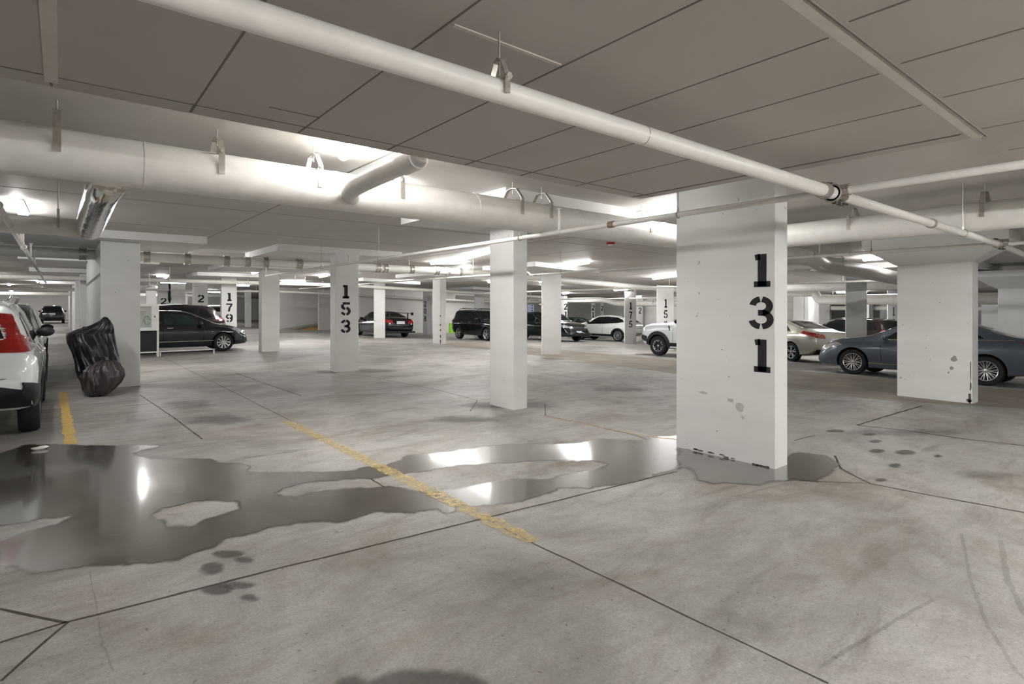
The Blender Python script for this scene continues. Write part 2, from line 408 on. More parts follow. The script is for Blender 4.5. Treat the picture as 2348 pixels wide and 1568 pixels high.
# ------------------------------------------------------------------ yellow bay lines
def bay_line(pts, wd, m, label):
    bm = bmesh.new(); strip(bm, pts, wd, .004, 0, .002, .06)
    tag(obj('bay_line', bm, m), label, 'bay line')
bay_line([(2.50, 2.85), (2.47, 5.4), (2.44, 8.0)], .13, M['yellowf'], 'worn yellow bay line running under the puddle to the middle of the floor')
bay_line([(.09, 8.25), (.03, 13.3)], .12, M['yellow'], 'bright yellow bay line between the white car and the covered motorcycle')
bay_line([at(1250, 955), at(1480, 1000), at(1552, 1008)], .05, M['yellowf'], 'thin faded yellow line beside the joint left of the pillar numbered 131')

# ------------------------------------------------------------------ slab overhead and soffit
bm = bmesh.new()
for a, b in zip(XS, XS[1:]):
    v = [bm.verts.new((x, y, gz(x) + z)) for z in (SLAB, SLAB + .3) for x, y in ((a, YA), (b, YA), (b, YB), (a, YB))]
    for f in ((0, 1, 2, 3), (7, 6, 5, 4), (0, 4, 5, 1), (2, 6, 7, 3)): bm.faces.new([v[i] for i in f])
def cstrip(bm, pts, wd, z, mi=1, th=.004):
    for a, b in zip(pts, pts[1:]):
        L = math.dist(a, b); nx, ny = -(b[1] - a[1]) / L * wd / 2, (b[0] - a[0]) / L * wd / 2
        lo = [(a[0] - nx, a[1] - ny), (a[0] + nx, a[1] + ny), (b[0] + nx, b[1] + ny), (b[0] - nx, b[1] - ny)]
        v = [bm.verts.new((x, y, z + gz(x) - q)) for q in (th, 0) for x, y in lo]
        for f in ((0, 1, 2, 3), (0, 4, 5, 1), (1, 5, 6, 2), (2, 6, 7, 3), (3, 7, 4, 0)): bm.faces.new([v[i] for i in f]).material_index = mi
for Y in (6.3, 9.0, 11.7, 16.6, 18.6, 23.4, 25.6, 30): cstrip(bm, [(XA, Y), (11, Y), (30, Y)], .012, SLAB, 1, .002)
for X in (-2.8, 2.4, 8.2, 10.4, 15.6, 17.2): cstrip(bm, [(X, 4.3), (X, 60)], .012, SLAB, 1, .002)
for X in (7.6, 9.9): cstrip(bm, [(X, -2), (X, 4.3)], .012, SLAB, 1, .002)
tag(obj('ceiling', bm, [M['slabc'], M['seam']]), kind='structure')

SXE, SYE, SYB = 4.51, 3.53, .887
bm = bmesh.new()
box(bm, XA + .05, SXE, YA + .05, SYE, SOFF, SLAB + .01)
box(bm, SXE, 16, YA + .05, SYB, SOFF, SLAB + .01)
for X in [-.035 - .6 * k for k in range(1, 8)] + [-.035, .557, 1.14, 1.74, 2.38, 2.93, 3.56, 4.35]:   # board seams along y
    cstrip(bm, [(X, SYB + .05), (X, 3.367)], .008, SOFF, 1, .002)
    cstrip(bm, [(X, 3.367), (X, SYE - .02)], .012, SOFF, 1, .002)
for X in (1.71, 2.305, 2.88, 3.515, 4.315, 5.05, 5.74, 6.44, 7.13): cstrip(bm, [(X, -2.6), (X, .835)], .010, SOFF, 1, .002)
cstrip(bm, [(XA + .1, 3.367), (SXE - .03, 3.367)], .010, SOFF, 1, .002)
cstrip(bm, [(1.16, 1.79), (1.72, 1.79)], .02, SOFF, 2, .005)
cstrip(bm, [(-.2, .896), (SXE, .896)], .045, SOFF, 2, .008)
cstrip(bm, [(-.1, .868), (SXE, .85)], .008, SOFF, 1, .009)
cstrip(bm, [(-.035, 2.0), (-.035, 3.45)], .05, SOFF, 2, .005)
cstrip(bm, [(SXE - .14, .95), (SXE - .14, 3.45)], .008, SOFF, 1, .002)
cstrip(bm, [(.87, 3.15), (1.14, 3.15)], .010, SOFF, 1, .002)
tag(obj('ceiling', bm, [M['soffit'], M['seam'], M['seaml']]), kind='structure')

# ------------------------------------------------------------------ walls
def wall(name, x0, x1, y0, y1, z0=-1.0, z1=SLAB, m='wall'):
    bm = bmesh.new(); box(bm, x0, x1, y0, y1, z0, z1); return tag(obj(name, bm, M[m]), kind='structure')
wall('wall_left', XA - .2, XA, YA, YB, -.1)
wall('wall_right', XB, XB + .2, YA, YB)
wall('wall_back', XA, XB, YB, YB + .2)
wall('wall_front', XA, XB, YA - .2, YA)
rx0 = ony(641, 42.0)
wall('wall_ramp', rx0, 16.2, 42.0, 42.25, -.3)
wall('wall_middle', 15.9, 37.25, 35.7, 35.95)
wall('wall_side', 15.7, 15.9, 35.7, 42.0, -.5)
wall('wall_service', 37.0, 37.25, 14.5, 35.7, -1.2)
wall('wall_far', 44.0, 44.2, -6, 14.0, -1.2)
# ramp slab rising to the left of the ramp wall's end column, with a yellow curb
bm = bmesh.new()
xa, xb = ony(650, 41.0), 15.4
v = [bm.verts.new(p) for p in ((xa, 40.6, gz(xa)), (xb, 40.6, gz(xb)), (xb, 41.9, gz(xb)), (xa, 41.9, gz(xa)), (xb, 40.6, .28), (xb, 41.9, .36))]
for f in ((0, 1, 2, 3), (0, 4, 1), (3, 2, 5), (0, 3, 5, 4), (1, 4, 5, 2)): bm.faces.new([v[i] for i in f])
tag(obj('ramp', bm, M['floor']), 'low concrete ramp wedge rising along the white ramp wall', 'ramp')
bm = bmesh.new()
xc = ony(690, 40.4)
v = [bm.verts.new(p) for p in ((xc, 40.3, gz(xc)), (xb, 40.3, gz(xb)), (xb, 40.55, gz(xb)), (xc, 40.55, gz(xc)), (xb, 40.3, .10), (xb, 40.55, .10), (xc + .5, 40.3, gz(xc) + .06), (xc + .5, 40.55, gz(xc) + .06))]
for f in ((0, 1, 2, 3), (0, 6, 4, 1), (3, 2, 5, 7), (0, 3, 7, 6), (6, 7, 5, 4), (1, 4, 5, 2)): bm.faces.new([v[i] for i in f])
tag(obj('curb', bm, M['yelc']), 'yellow painted curb at the foot of the ramp', 'curb')
bm = bmesh.new(); gx_ = ony(1040, 35.6); box(bm, gx_ - .35, gx_ + .12, 35.55, 35.69, gz(gx_), gz(gx_) + .75)
tag(obj('lime_board', bm, M['green']), 'lime green board low against the wall behind the black boxy car', 'board')

# ------------------------------------------------------------------ stencilled digits
def arc(cx, cy, rx, ry, a0, a1, n=9):
    return [(cx + rx * math.cos(math.radians(a0 + (a1 - a0) * i / n)), cy + ry * math.sin(math.radians(a0 + (a1 - a0) * i / n))) for i in range(n + 1)]
T_ = .18
DIG = {
    '0': [arc(.37, .5, .25, .42, 100, 260, 12), arc(.37, .5, .25, .42, 80, -80, 12)],
    '1': [[(.39, .0), (.39, 1.0)], [(.17, .065), (.61, .065)], [(.20, .90), (.34, .925)]],
    '2': [arc(.37, .70, .24, .23, 172, 100, 6), arc(.37, .70, .24, .23, 80, -38, 9) + [(.15, .15)], [(.08, .07), (.66, .07)]],
    '3': [arc(.36, .71, .23, .215, 172, 98, 6), arc(.36, .71, .23, .215, 82, -78, 10), [(.28, .5), (.44, .5)], arc(.36, .29, .25, .22, 78, -82, 10), arc(.36, .29, .25, .22, -98, -172, 6)],
    '4': [[(.48, .0), (.48, .95)], [(.42, .95), (.08, .30)], [(.08, .25), (.70, .25)]],
    '5': [[(.17, .92), (.66, .92)], [(.16, .83), (.16, .56)], arc(.37, .32, .25, .25, 140, 100, 5), arc(.37, .32, .25, .25, 80, -80, 12), arc(.37, .32, .25, .25, -100, -165, 6)],
    '6': [arc(.38, .55, .26, .38, 100, 180, 8) + arc(.38, .30, .26, .23, 180, 262, 8), arc(.38, .55, .26, .38, 78, 40, 5), arc(.38, .30, .25, .23, 82, -80, 12), arc(.38, .30, .25, .23, 98, 140, 4)],
    '7': [[(.07, .92), (.68, .92)], [(.60, .84), (.42, .50), (.32, .0)]],
    '8': [arc(.37, .72, .21, .20, 98, 262, 10), arc(.37, .72, .21, .20, 82, -82, 10), arc(.37, .29, .25, .22, 98, 262, 10), arc(.37, .29, .25, .22, 82, -82, 10)],
}
DIG['9'] = [[(.75 - x, 1 - y) for x, y in s] for s in DIG['6']]

def digit_mesh(ch, h, k=1.0):
    bm = bmesh.new()
    for s in DIG[ch]:
        t = T_ * (1.3 if ch == '1' and s[0][0] == .39 else 1)
        rows = []
        for i, p in enumerate(s):
            q0 = s[max(i - 1, 0)]; q1 = s[min(i + 1, len(s) - 1)]
            dx, dy = q1[0] - q0[0], q1[1] - q0[1]; L = math.hypot(dx, dy); nx, ny = -dy / L * t / 2, dx / L * t / 2
            rows.append([bm.verts.new((((p[0] + sg * nx) - .37) * h * k, yy, (p[1] + sg * ny) * h)) for sg, yy in ((-1, -.002), (1, -.002), (1, .0), (-1, .0))])
        for a, b in zip(rows, rows[1:]):
            for q in range(4): bm.faces.new((a[q], a[(q + 1) % 4], b[(q + 1) % 4], b[q]))
        bm.faces.new(rows[0]); bm.faces.new(rows[-1][::-1])
    return bm

# ------------------------------------------------------------------ columns
def column(x0, x1, y0, y1, label, digits='', face='y', pos=None, panel=None, flare=False, cap=None, top=None, dh=.32, group=None, ztop=2.12):
    """x0..x1, y0..y1 footprint; digits on the face looking to -y ('y') or to -x ('x')"""
    cx, cy = (x0 + x1) / 2, (y0 + y1) / 2; g = gz(x0); zt = (top if top else DROP) 
    root = tag(empty('concrete_column', (cx, cy, gz(cx))), label, 'column', group)
    bm = bmesh.new(); g0 = gz(cx)
    box(bm, x0 - cx, x1 - cx, y0 - cy, y1 - cy, -.02, zt)
    if max(abs(x1 - x0), abs(y1 - y0)) * 1280 / max(4, math.hypot(cx, cy)) > 30: bevel(bm, .012, 2)
    if flare:
        zf = 2.38; b2 = bmesh.new()
        lo = [(x0 - cx, y0 - cy), (x1 - cx, y0 - cy), (x1 - cx, y1 - cy), (x0 - cx, y1 - cy)]
        e = .02; wy = .50
        hi = [(lo[0][0] - .22, lo[0][1] - wy), (lo[1][0] + .3, lo[1][1] - wy), (lo[2][0] + .3, lo[2][1] + wy), (lo[3][0] - .22, lo[3][1] + wy)]
        lo = [(p[0] + math.copysign(e, p[0]), p[1] + math.copysign(e, p[1])) for p in lo]
        A = [bm.verts.new((*p, zf)) for p in lo]; B = [bm.verts.new((*p, 2.70)) for p in hi]; C = [bm.verts.new((*p, 2.86)) for p in hi]
        for q0, q1 in ((A, B), (B, C)):
            for k in range(4): bm.faces.new((q0[k], q0[(k + 1) % 4], q1[(k + 1) % 4], q1[k]))
        bm.faces.new(A); bm.faces.new(C)
    obj('shaft', bm, M['column'], root)
    if panel:
        bm = bmesh.new(); a = panel
        v = []
        for z in (DROP, SLAB + .01):
            for x, y in ((a[0], a[2]), (a[1], a[2]), (a[1], a[3]), (a[0], a[3])): v.append(bm.verts.new((x - cx, y - cy, z + gz(x) - g0)))
        for f in ((0, 3, 2, 1), (4, 5, 6, 7), (0, 1, 5, 4), (1, 2, 6, 5), (2, 3, 7, 6), (3, 0, 4, 7)): bm.faces.new([v[i] for i in f])
        obj('drop_panel', bm, M['column'], root)
    for i, ch in enumerate(digits):
        d = obj('painted_digit', digit_mesh(ch, dh, 1.18), M['black'], root)
        z = ztop - dh - i * dh * 1.33
        if face == 'y': d.location = ((pos if pos is not None else cx) - cx, y0 - cy - .002, z)
        else: d.location = (x0 - cx - .002, (pos if pos is not None else cy) - cy, z); d.rotation_euler = (0, 0, -math.pi / 2)
    return root

def colpx(C, L, R, label, X=None, Y=None, by=None, **kw):
    """column from the photo columns of its near edge C and its left (L) and right (R) edges"""
    if X is None and Y is None: X, Y = at(C, by)
    elif Y is None: Y = onx(C, X)
    else: X = ony(C, Y)
    y1 = onx(L, X) if L < C else Y + .5
    x1 = ony(R, Y) if R > C else X + .3
    if 'pan' in kw:
        p = kw.pop('pan'); cx, cy = (X + x1) / 2, (Y + y1) / 2
        kw['panel'] = (cx - p, cx + p, cy - p, cy + p) if not isinstance(p, tuple) else p
    if kw.pop('big', 0): pass
    return column(X, x1, Y, y1, label, **kw), (X, x1, Y, y1)

def chips(root, marks, face, depth=.004, m=None):
    '''small chips and scuffs on a pillar face: (offset along face, height, half width, half height)'''
    for a, z, rw_, rh in marks:
        bm = bmesh.new(); k = 9; ring_ = []
        for i in range(k):
            t = 2 * math.pi * i / k; rr = random.uniform(.6, 1.2); ring_.append((a + rw_ * rr * math.cos(t), z + rh * rr * math.sin(t)))
        lo, hi = [], []
        for p, q in ring_:
            for L_, e in ((lo, .002), (hi, -depth)):
                L_.append(bm.verts.new((p, face[1] + e, q) if face[0] == 'y' else (face[1] + e, p, q)))
        bm.faces.new(hi)
        for i in range(k): bm.faces.new((lo[i], lo[(i + 1) % k], hi[(i + 1) % k], hi[i]))
        obj('chip', bm, m or CHIP, root)
CHIP = mat('chip_dark', (92, 88, 82), .8, var=.3, scale=40); SCUFF = mat('scuff_grey', (186, 184, 180), .7, var=.1, scale=30)
# the near pillar
rt = column(5.44, 5.70, 2.63, 3.76, 'broad white pillar stencilled 131 standing nearest in the puddle', '131', 'x', onx(1746, 5.44), top=SLAB)
chips(rt, [(.22, .66, .06, .02), (-.20, .56, .05, .05), (-.23, .46, .02, .02), (-.10, .62, .04, .02)], ('x', -.13), m=SCUFF)
chips(rt, [(random.uniform(-.55, .55), random.uniform(.0, .03), random.uniform(.01, .05), random.uniform(.004, .012)) for k in range(14)] + [(.0, 1.14, .006, .006), (-.08, .86, .006, .006), (.06, .27, .006, .008)], ('x', -.13))
colpx(1177, 1123, 1209, 'slim white pillar without number, left of the pillar numbered 131', by=940, panel=(4.15, 6.9, 5.25, 7.9))
colpx(769, 757, 822, 'white pillar stencilled 153 in the middle of the floor', by=853, digits='153', pos=5.45, panel=(3.86, 7.0, 13.27, 16.2))
colpx(600, 593, 641, 'plain white pillar between the black hatchback and the ramp wall', by=807, panel=(4.1, 7.2, 19.6, 22.4))
x_ = ony(230, 13.46); y_ = onx(198, x_)
column(x_, 1.25, 13.46, y_, 'wide white pillar right behind the covered motorcycle', panel=(-.9, 2.35, 12.9, 15.9))
rt, fp = colpx(1243, 1241, 1287, 'plain white pillar with faint grey scuffs right of the slim pillar', by=813, panel=(11.6, 14.6, 13.2, 16.0))
chips(rt, [(.0, .62, .05, .03), (.12, .60, .03, .03), (.0, 1.75, .14, .03)], ('x', -(fp[1] - fp[0]) / 2), m=SCUFF)
rt, fp = colpx(1009, 992, 1023, 'white pillar with a chipped corner, left of the black boxy car', by=789, panel=(11.6, 14.6, 19.8, 22.6))
chips(rt, [(-(fp[1] - fp[0]) / 2 + .02, z, .035, h) for z, h in ((.12, .12), (.34, .08), (.62, .07), (.86, .05), (1.25, .04))], ('y', -(fp[3] - fp[2]) / 2))
colpx(859, 857, 883, 'thin white pillar in front of the car with the rear wing', by=775, panel=(11.6, 14.8, 26.0, 28.8))
colpx(980, 970, 991, 'narrow white pillar stencilled 208 by the long white wall', by=768, digits='208', face='x', dh=.36, ztop=2.2)
colpx(1433, 1431, 1459, 'white pillar stencilled 175 right of the white crossover', X=24.0, digits='175', dh=.38, ztop=2.28)
colpx(1507, 1505, 1545, 'white pillar stencilled 156 behind the white off-roader', X=20.3, digits='156', dh=.36, ztop=2.25)
rt = column(11.85, 12.25, 2.42, 3.50, 'broad white pillar with a flared head in front of the blue grey sedan', flare=True, top=2.84)
chips(rt, [(-.51, .10, .025, .09), (-.52, .30, .015, .10), (-.52, .55, .008, .18), (-.50, .05, .035, .04)], ('x', -.20))
chips(rt, [(-.30, .74, .05, .05), (-.26, .58, .03, .03), (-.22, .50, .015, .02), (.45, 1.3, .01, .01), (-.1, 1.7, .01, .01), (.1, .9, .01, .01)], ('x', -.20), m=mat('scuff_dark', (150, 147, 142), .7, var=.2, scale=50))
colpx(1940, 1938, 1988, 'plain grey white pillar rising behind the bonnet of the blue grey sedan', X=19.3, panel=(17.5, 21, 3.6, 7.4))
x_ = 19.6
column(x_, x_ + .5, .3, onx(2288, x_), 'wide plain pillar cut by the right edge behind the sedan', flare=True, top=2.84)
colpx(508, 505, 543, 'white pillar stencilled 179 behind the nose of the black hatchback', Y=27.6, digits='179', dh=.36, ztop=2.2, pan=1.5)
colpx(444, 441, 477, 'white pillar with a single visible 2 above the dark hatch with red tail lamp', Y=30.5, digits='204', dh=.36, ztop=2.15, pan=1.5)
colpx(362, 361, 388, 'white pillar with a small 2 right above the black hatchback roof', Y=36, digits='202', dh=.36, ztop=2.05)
colpx(389, 388, 425, 'blank white pillar between the two pillars showing a 2', Y=37.5)
colpx(335, 334, 358, 'far white pillar just above the hose cabinet', Y=42, digits='200', dh=.36, ztop=1.75)
colpx(562, 561, 576, 'bright thin white pillar beyond the far parked white van', Y=46)
colpx(731, 729, 757, 'white end pillar of the ramp wall beside the yellow curb', Y=40.0)
colpx(1089, 1087, 1110, 'plain white pillar rising behind the black boxy car', X=20.0, pan=1.5)
for px, X, Y_, lab in ((1293, 27.0, None, 'grey pillar with 21 just right of the plain scuffed pillar'), (1356, 33.0, None, 'pillar showing 21 over the bonnet of the white crossover')):
    colpx(px, px - 6 if px < 1300 else px - 1, px + 8, lab, X=X, digits='21', dh=.42, ztop=2.35)
colpx(1377, 1376, 1384, 'faint far pillar showing a 2 above the windscreen of the white crossover', X=35.5, digits='2', dh=.40, ztop=2.3)
colpx(1461, 1459, 1474, 'far pillar showing a 2 between the pillars numbered 175 and 156', X=35.5, digits='2', dh=.46, ztop=2.15)
colpx(1845, 1843, 1878, 'pillar with 16 above the silver car at the right', X=27.0, digits='164', dh=.36, ztop=2.2)
colpx(2036, 2034, 2062, 'pillar with 16 beside the flared pillar', X=27.5, digits='162', dh=.36, ztop=2.15)
# rows running away down the left lane
labs = ['second', 'third', 'fourth', 'fifth', 'sixth', 'seventh']
for k, Y in enumerate((20.6, 27.6, 34.6, 41.6, 48.6, 55.6)):
    column(.62 - .03 * k, 1.25, Y, Y + 1.0, 'white pillar of the left lane row, %s from the camera' % labs[k], panel=(-.9, 2.35, Y - .6, Y + 2.0))
for k, Y in enumerate((34.0, 41.0, 48.0, 56.0)):
    column(-5.9, -5.4, Y, Y + .7, 'white pillar on the far left behind the parked cars, %s of its row' % ['first', 'second', 'third', 'fourth'][k], panel=(-7.2, -4.2, Y - 1, Y + 1.8))
for k, (X, Y) in enumerate(((6.2, 55.0), (9.0, 62.0), (4.0, 70.0), (2.5, 47))):
    column(X, X + .6, Y, Y + .7, 'distant white pillar glimpsed past the black hatchback', group='distant pillars past the hatchback', panel=(X - 1.2, X + 1.8, Y - 1, Y + 1.8))
for k, (X, Y) in enumerate(((34.5, 6.0), (40.5, 9.5), (34.5, 11.5), (40.5, 3.5), (27.0, 11.5), (41, 17.5))):
    column(X, X + .6, Y, Y + .7, 'distant pillar in the dim bays at the right', group='distant pillars at the right')

# ------------------------------------------------------------------ pipes
def ring(bm, c, ax, r, th, w_):
    c = Vector(c); ax = Vector(ax).normalized()
    tube(bm, [c - ax * w_ / 2, c + ax * w_ / 2], r + th, 18)

def pipe(name, label, pts, r, m='pipeg', rad=.15, coup=(), n=18, cat='pipe', ends=()):
    P = [sloped(p) for p in pts]
    root = tag(empty(name, P[0]), label, cat)
    bm = bmesh.new(); o = Vector(P[0]); Q = [Vector(p) - o for p in P]
    tube(bm, rounded(Q, rad) if len(Q) > 2 else Q, r, n); obj('pipe_run', bm, M[m], root, True, 40)
    for c, ax, w_ in coup:
        bm = bmesh.new(); c = Vector(sloped(c)) - o; ax = Vector(ax)
        ring(bm, c, ax, r, r * .12 + .002, w_); ring(bm, c + ax * w_ * .45, ax, r, r * .22 + .003, w_ * .16); ring(bm, c - ax * w_ * .45, ax, r, r * .22 + .003, w_ * .16)
        obj('coupling', bm, M['steel'], root, True, 40)
    root['_o'] = list(o); return root

def hanger(root, p, r, ax, top, style='clevis'):
    """threaded rod and strap holding a pipe at p (z above local slab) from height top"""
    o = Vector(root['_o']); p = Vector(sloped(p)) - o; zt = top + gz(p.x + o.x) - o.z; ax = Vector(ax).normalized(); sd = ax.cross(Vector((0, 0, 1)))
    bm = bmesh.new()
    if style == 'ring':
        k = 14; tube(bm, [p + (sd * math.cos(a * 2 * math.pi / k) + Vector((0, 0, 1)) * math.sin(a * 2 * math.pi / k)) * (r + .006) for a in range(k + 1)], .006, 6, False)
        ztop = p.z + r
    else:
        w_ = r * .15 + .006
        prof = [sd * (r + .004) + Vector((0, 0, -.02)), sd * (r + .004) + Vector((0, 0, r * .95)), sd * (r * .45) + Vector((0, 0, r * 1.35 + .05)), Vector((0, 0, r * 1.35 + .06)),
                -sd * (r * .45) + Vector((0, 0, r * 1.35 + .05)), -sd * (r + .004) + Vector((0, 0, r * .95)), -sd * (r + .004) + Vector((0, 0, -.02))]
        hw = .022 if r > .1 else .012; prev = None
        for q in prof:
            nrm = Vector((q.x, q.y, max(q.z, 0))).normalized() if q.length > 0 else Vector((0, 0, 1))
            cur = [bm.verts.new(p + q + ax * s * hw + nrm * t) for s, t in ((-1, 0), (1, 0), (1, .006), (-1, .006))]
            if prev:
                for a in range(4): bm.faces.new((prev[a], prev[(a + 1) % 4], cur[(a + 1) % 4], cur[a]))
            else: bm.faces.new(cur)
            prev = cur
        bm.faces.new(prev[::-1])
        tube(bm, [p - sd * (r + .02) + Vector((0, 0, r * .9)), p + sd * (r + .02) + Vector((0, 0, r * .9))], .007, 8)
        for s in (-1, 1): tube(bm, [p + sd * s * (r + .008) + Vector((0, 0, r * .9)), p + sd * s * (r + .022) + Vector((0, 0, r * .9))], .014, 6)
        ztop = p.z + r * 1.35
    tube(bm, [Vector((p.x, p.y, ztop)), Vector((p.x, p.y, zt))], .006 if r > .05 else .0045, 6)
    if style == 'ring': tube(bm, [Vector((p.x, p.y, ztop - .005)), Vector((p.x, p.y, ztop + .035))], .011, 6)
    return obj('hanger', bm, M['steel'], root, True, 40)

E = EYE
# big drain main across the picture
mp = pipe('drain_pipe', 'thick white drain main hanging across the picture left of the pillar numbered 131',
          [(-4.5, 5.0, E + 1.06), (8.4, 5.0, E + 1.05), (12.0, 5.0, E + 1.02), (12.6, 5.15, E + .98), (20.6, 5.15, E + .98)], .175, rad=.5,
          coup=())
for x in (-.02, .98, 1.76, 2.55, 4.05, 4.50, 6.4, 9.6): hanger(mp, (x, 5.0, E + 1.055), .175, (1, 0, 0), SLAB)
hanger(mp, (13.4, 5.15, E + .98), .175, (1, 0, 0), SLAB)
o = Vector(mp['_o'])
for x in (.5, 1.95, 3.5, 5.1, 6.9):
    bm = bmesh.new(); ring(bm, Vector((x, 5.0, E + 1.056)) - o, (1, 0, 0), .175, .0025, .05); obj('collar', bm, M['pipeg'], mp, True, 40)
p2 = pipe('drain_pipe', 'thick white drain pipe running right of the pillar numbered 131 to the right edge', [(8.4, 5.0, E + 1.05), (8.42, 3.8, E + 1.05), (8.45, -3, E + 1.06)], .17, rad=.2, coup=())
for y in (3.0, 1.6, .2): hanger(p2, (8.43, y, E + 1.05), .17, (0, 1, 0), SLAB)
p3 = pipe('branch_pipe', 'short white branch pipe curving from the drain main up into the soffit', [(2.12, 5.0, E + 1.0), (1.93, 4.62, E + 1.0), (1.95, 4.25, E + 1.03), (2.01, 3.56, E + 1.075)], .075, rad=.2)
bm = bmesh.new(); o = Vector(p3['_o']); a = Vector((2.01, 3.56, E + 1.075)) - o; b = Vector((1.95, 4.25, E + 1.03)) - o; d = (b - a).normalized()
tube(bm, [a, a + d * .20], .086, 18); obj('socket', bm, M['pipeg'], p3, True, 40)
p4 = pipe('foil_pipe', 'shiny foil wrapped duct dropping from the drain main at the left', [(.28, 5.0, E + .93), (.26, 5.25, E + .90), (.25, 7.86, E + .87)], .125, 'foil', rad=.1, n=22)
p5 = pipe('drain_pipe', 'white pipe joining the lower end of the foil duct at the left edge', [(.25, 7.9, E + .87), (-4.5, 7.9, E + .88)], .10)
for x in (-.02, -1.2): hanger(p5, (x, 7.9, E + .87), .10, (1, 0, 0), SLAB)
PX1, PX2, PY, PZ = 4.50, 9.83, 1.725, E + .838      # where the branches leave the main
p6 = pipe('sprinkler_main', 'long white sprinkler main slanting under the soffit from top left to the right edge',
          [(-2.5, PY, PZ), (PX1, PY, PZ)], .046, 'pipeg',
          coup=[((PX1 - .2, PY, PZ), (1, 0, 0), .06)])
for x in (1.33, -1.6): hanger(p6, (x, PY, PZ), .046, (1, 0, 0), SOFF)
bm = bmesh.new(); o = Vector(p6['_o']); ring(bm, Vector((2.22, PY, PZ)) - o, (1, 0, 0), .046, .0015, .005); obj('weld_mark', bm, M['steel'], p6)
p7 = pipe('sprinkler_main', 'thinner sprinkler main continuing right of the clustered valve to the right edge',
          [(PX1, PY, PZ), (PX2, PY, PZ), (14, PY, PZ)], .038, 'pipeg',
          coup=[((6.85, PY, PZ), (1, 0, 0), .05), ((PX1 + .1, PY, PZ), (1, 0, 0), .06), ((PX2 - .1, PY, PZ), (1, 0, 0), .07), ((PX2 + .14, PY, PZ), (1, 0, 0), .07)])
hanger(p7, (8.05, PY, PZ), .038, (1, 0, 0), SLAB, 'ring')
# valve clusters where branches leave the main
def cluster(x, y, z, r, label):
    root = tag(empty('pipe_coupling', (x, y, z)), label, 'coupling')
    bm = bmesh.new(); ring(bm, (0, 0, 0), (1, 0, 0), r, .012, .12); ring(bm, (.05, 0, 0), (1, 0, 0), r, .024, .02); ring(bm, (-.05, 0, 0), (1, 0, 0), r, .024, .02)
    ring(bm, (0, -.06, .02), (0, 1, 0), .034, .010, .08); ring(bm, (0, .06, .02), (0, 1, 0), .034, .010, .08)
    obj('clamp', bm, M['chrome'], root, True, 40)
    for s in (-1, 1):
        for q in (-.05, .03, .08):
            b = bmesh.new(); tube(b, [(q, s * .03, s * (r + .012)), (q, s * .03, s * (r + .04))], .010, 6); tube(b, [(q, s * .03 - .03, s * (r + .03)), (q, s * .03 + .03, s * (r + .03))], .006, 6)
            obj('bolt', b, M['dsteel'], root)
    return root
cluster(PX1, PY, PZ, .046, 'shiny bolted coupling on the sprinkler main above the pillar numbered 131')
cluster(PX2, PY, PZ, .038, 'bolted coupling on the sprinkler main above the flared pillar')

def branch(label, X, y0, y1, z, r=.03, hang=(), sprigs=(), m='pipeg'):
    p = pipe('sprinkler_branch', label, [(X, y0, z), (X, y1, z)], r, m)
    for y in hang: hanger(p, (X, y, z), r, (0, 1, 0), SLAB if (X > SXE or y > SYE) else SOFF, 'ring')
    o = Vector(p['_o'])
    for y, up, rr in sprigs:
        bm = bmesh.new(); tube(bm, [Vector((X, y, z + gz(X))) - o, Vector((X, y, z + gz(X) + up)) - o], rr, 10)
        tube(bm, [Vector((X, y - .04, z + gz(X))) - o, Vector((X, y + .04, z + gz(X))) - o], r * 1.25, 10)
        tube(bm, [Vector((X, y, z + gz(X) + up)) - o, Vector((X, y, z + gz(X) + up + .012)) - o], rr * 1.9, 10)
        obj('sprig', bm, M['pipeg'], p, True, 40)
    return p
X1 = 4.47
pb = branch('thin sprinkler branch crossing in front of the pillar numbered 131 towards the far left', X1, PY, 16.5, E + .853, .026,
            hang=(onx(1555, X1), onx(869, X1), onx(1192, X1), onx(737, X1)), sprigs=((onx(1282, X1), .26, .015), (onx(800, X1), .16, .011), (16.45, .36, .014)))
bm = bmesh.new(); o = Vector(pb['_o']); ring(bm, Vector((X1, onx(1402, X1), E + .853)) - o, (0, 1, 0), .026, .009, .07); obj('rusty_coupling', bm, mat('rusty', (150, 122, 104), .6, .3, var=.4, scale=50), pb, True, 40)
branch('thin sprinkler branch leaving the clustered coupling to the right edge', PX1, PY, -2.5, E + .853, .028)
X2 = 9.80
branch('thin sprinkler branch passing in front of the flared pillar', X2, PY, 11.2, E + .838, .026, hang=(onx(1868, X2), onx(1998, X2), onx(1286, X2), onx(1950, X2)), sprigs=((4.0, .17, .012),))
branch('thin sprinkler branch leaving the main towards the right edge beyond the flared pillar', X2 + .06, PY, -2.5, E + .838, .026)
pj = pipe('sprinkler_branch', 'offset sprinkler branch stepping up left of the plain scuffed pillar', [(X2, 11.15, E + .838), (X2, 11.32, E + .84), (X2, 11.40, E + .91), (X2, 11.6, E + .92), (X2, 30, E + .92)], .028, rad=.05,
          coup=[((X2, 11.13, E + .838), (0, 1, 0), .08), ((X2, 11.7, E + .92), (0, 1, 0), .07)])
for y in (14.0, 16.2, 19, 23): hanger(pj, (X2, y, E + .92), .028, (0, 1, 0), SLAB, 'ring')
branch('sprinkler branch low over the bays right of the pillar numbered 131', 17.5, 3.5, 24, E + .93, .032, hang=(6.5, 9.5, 12.4, 15.6, 19), sprigs=((15.0, .16, .014),))
branch('sprinkler branch beyond the plain grey pillar at the right', 24.4, 1.5, 29, E + .90, .032, hang=(6, 10, 14, 19.5))
branch('dim sprinkler branch furthest away in the right bays', 31.0, 1.5, 34, E + .91, .035, hang=(8, 12, 19))
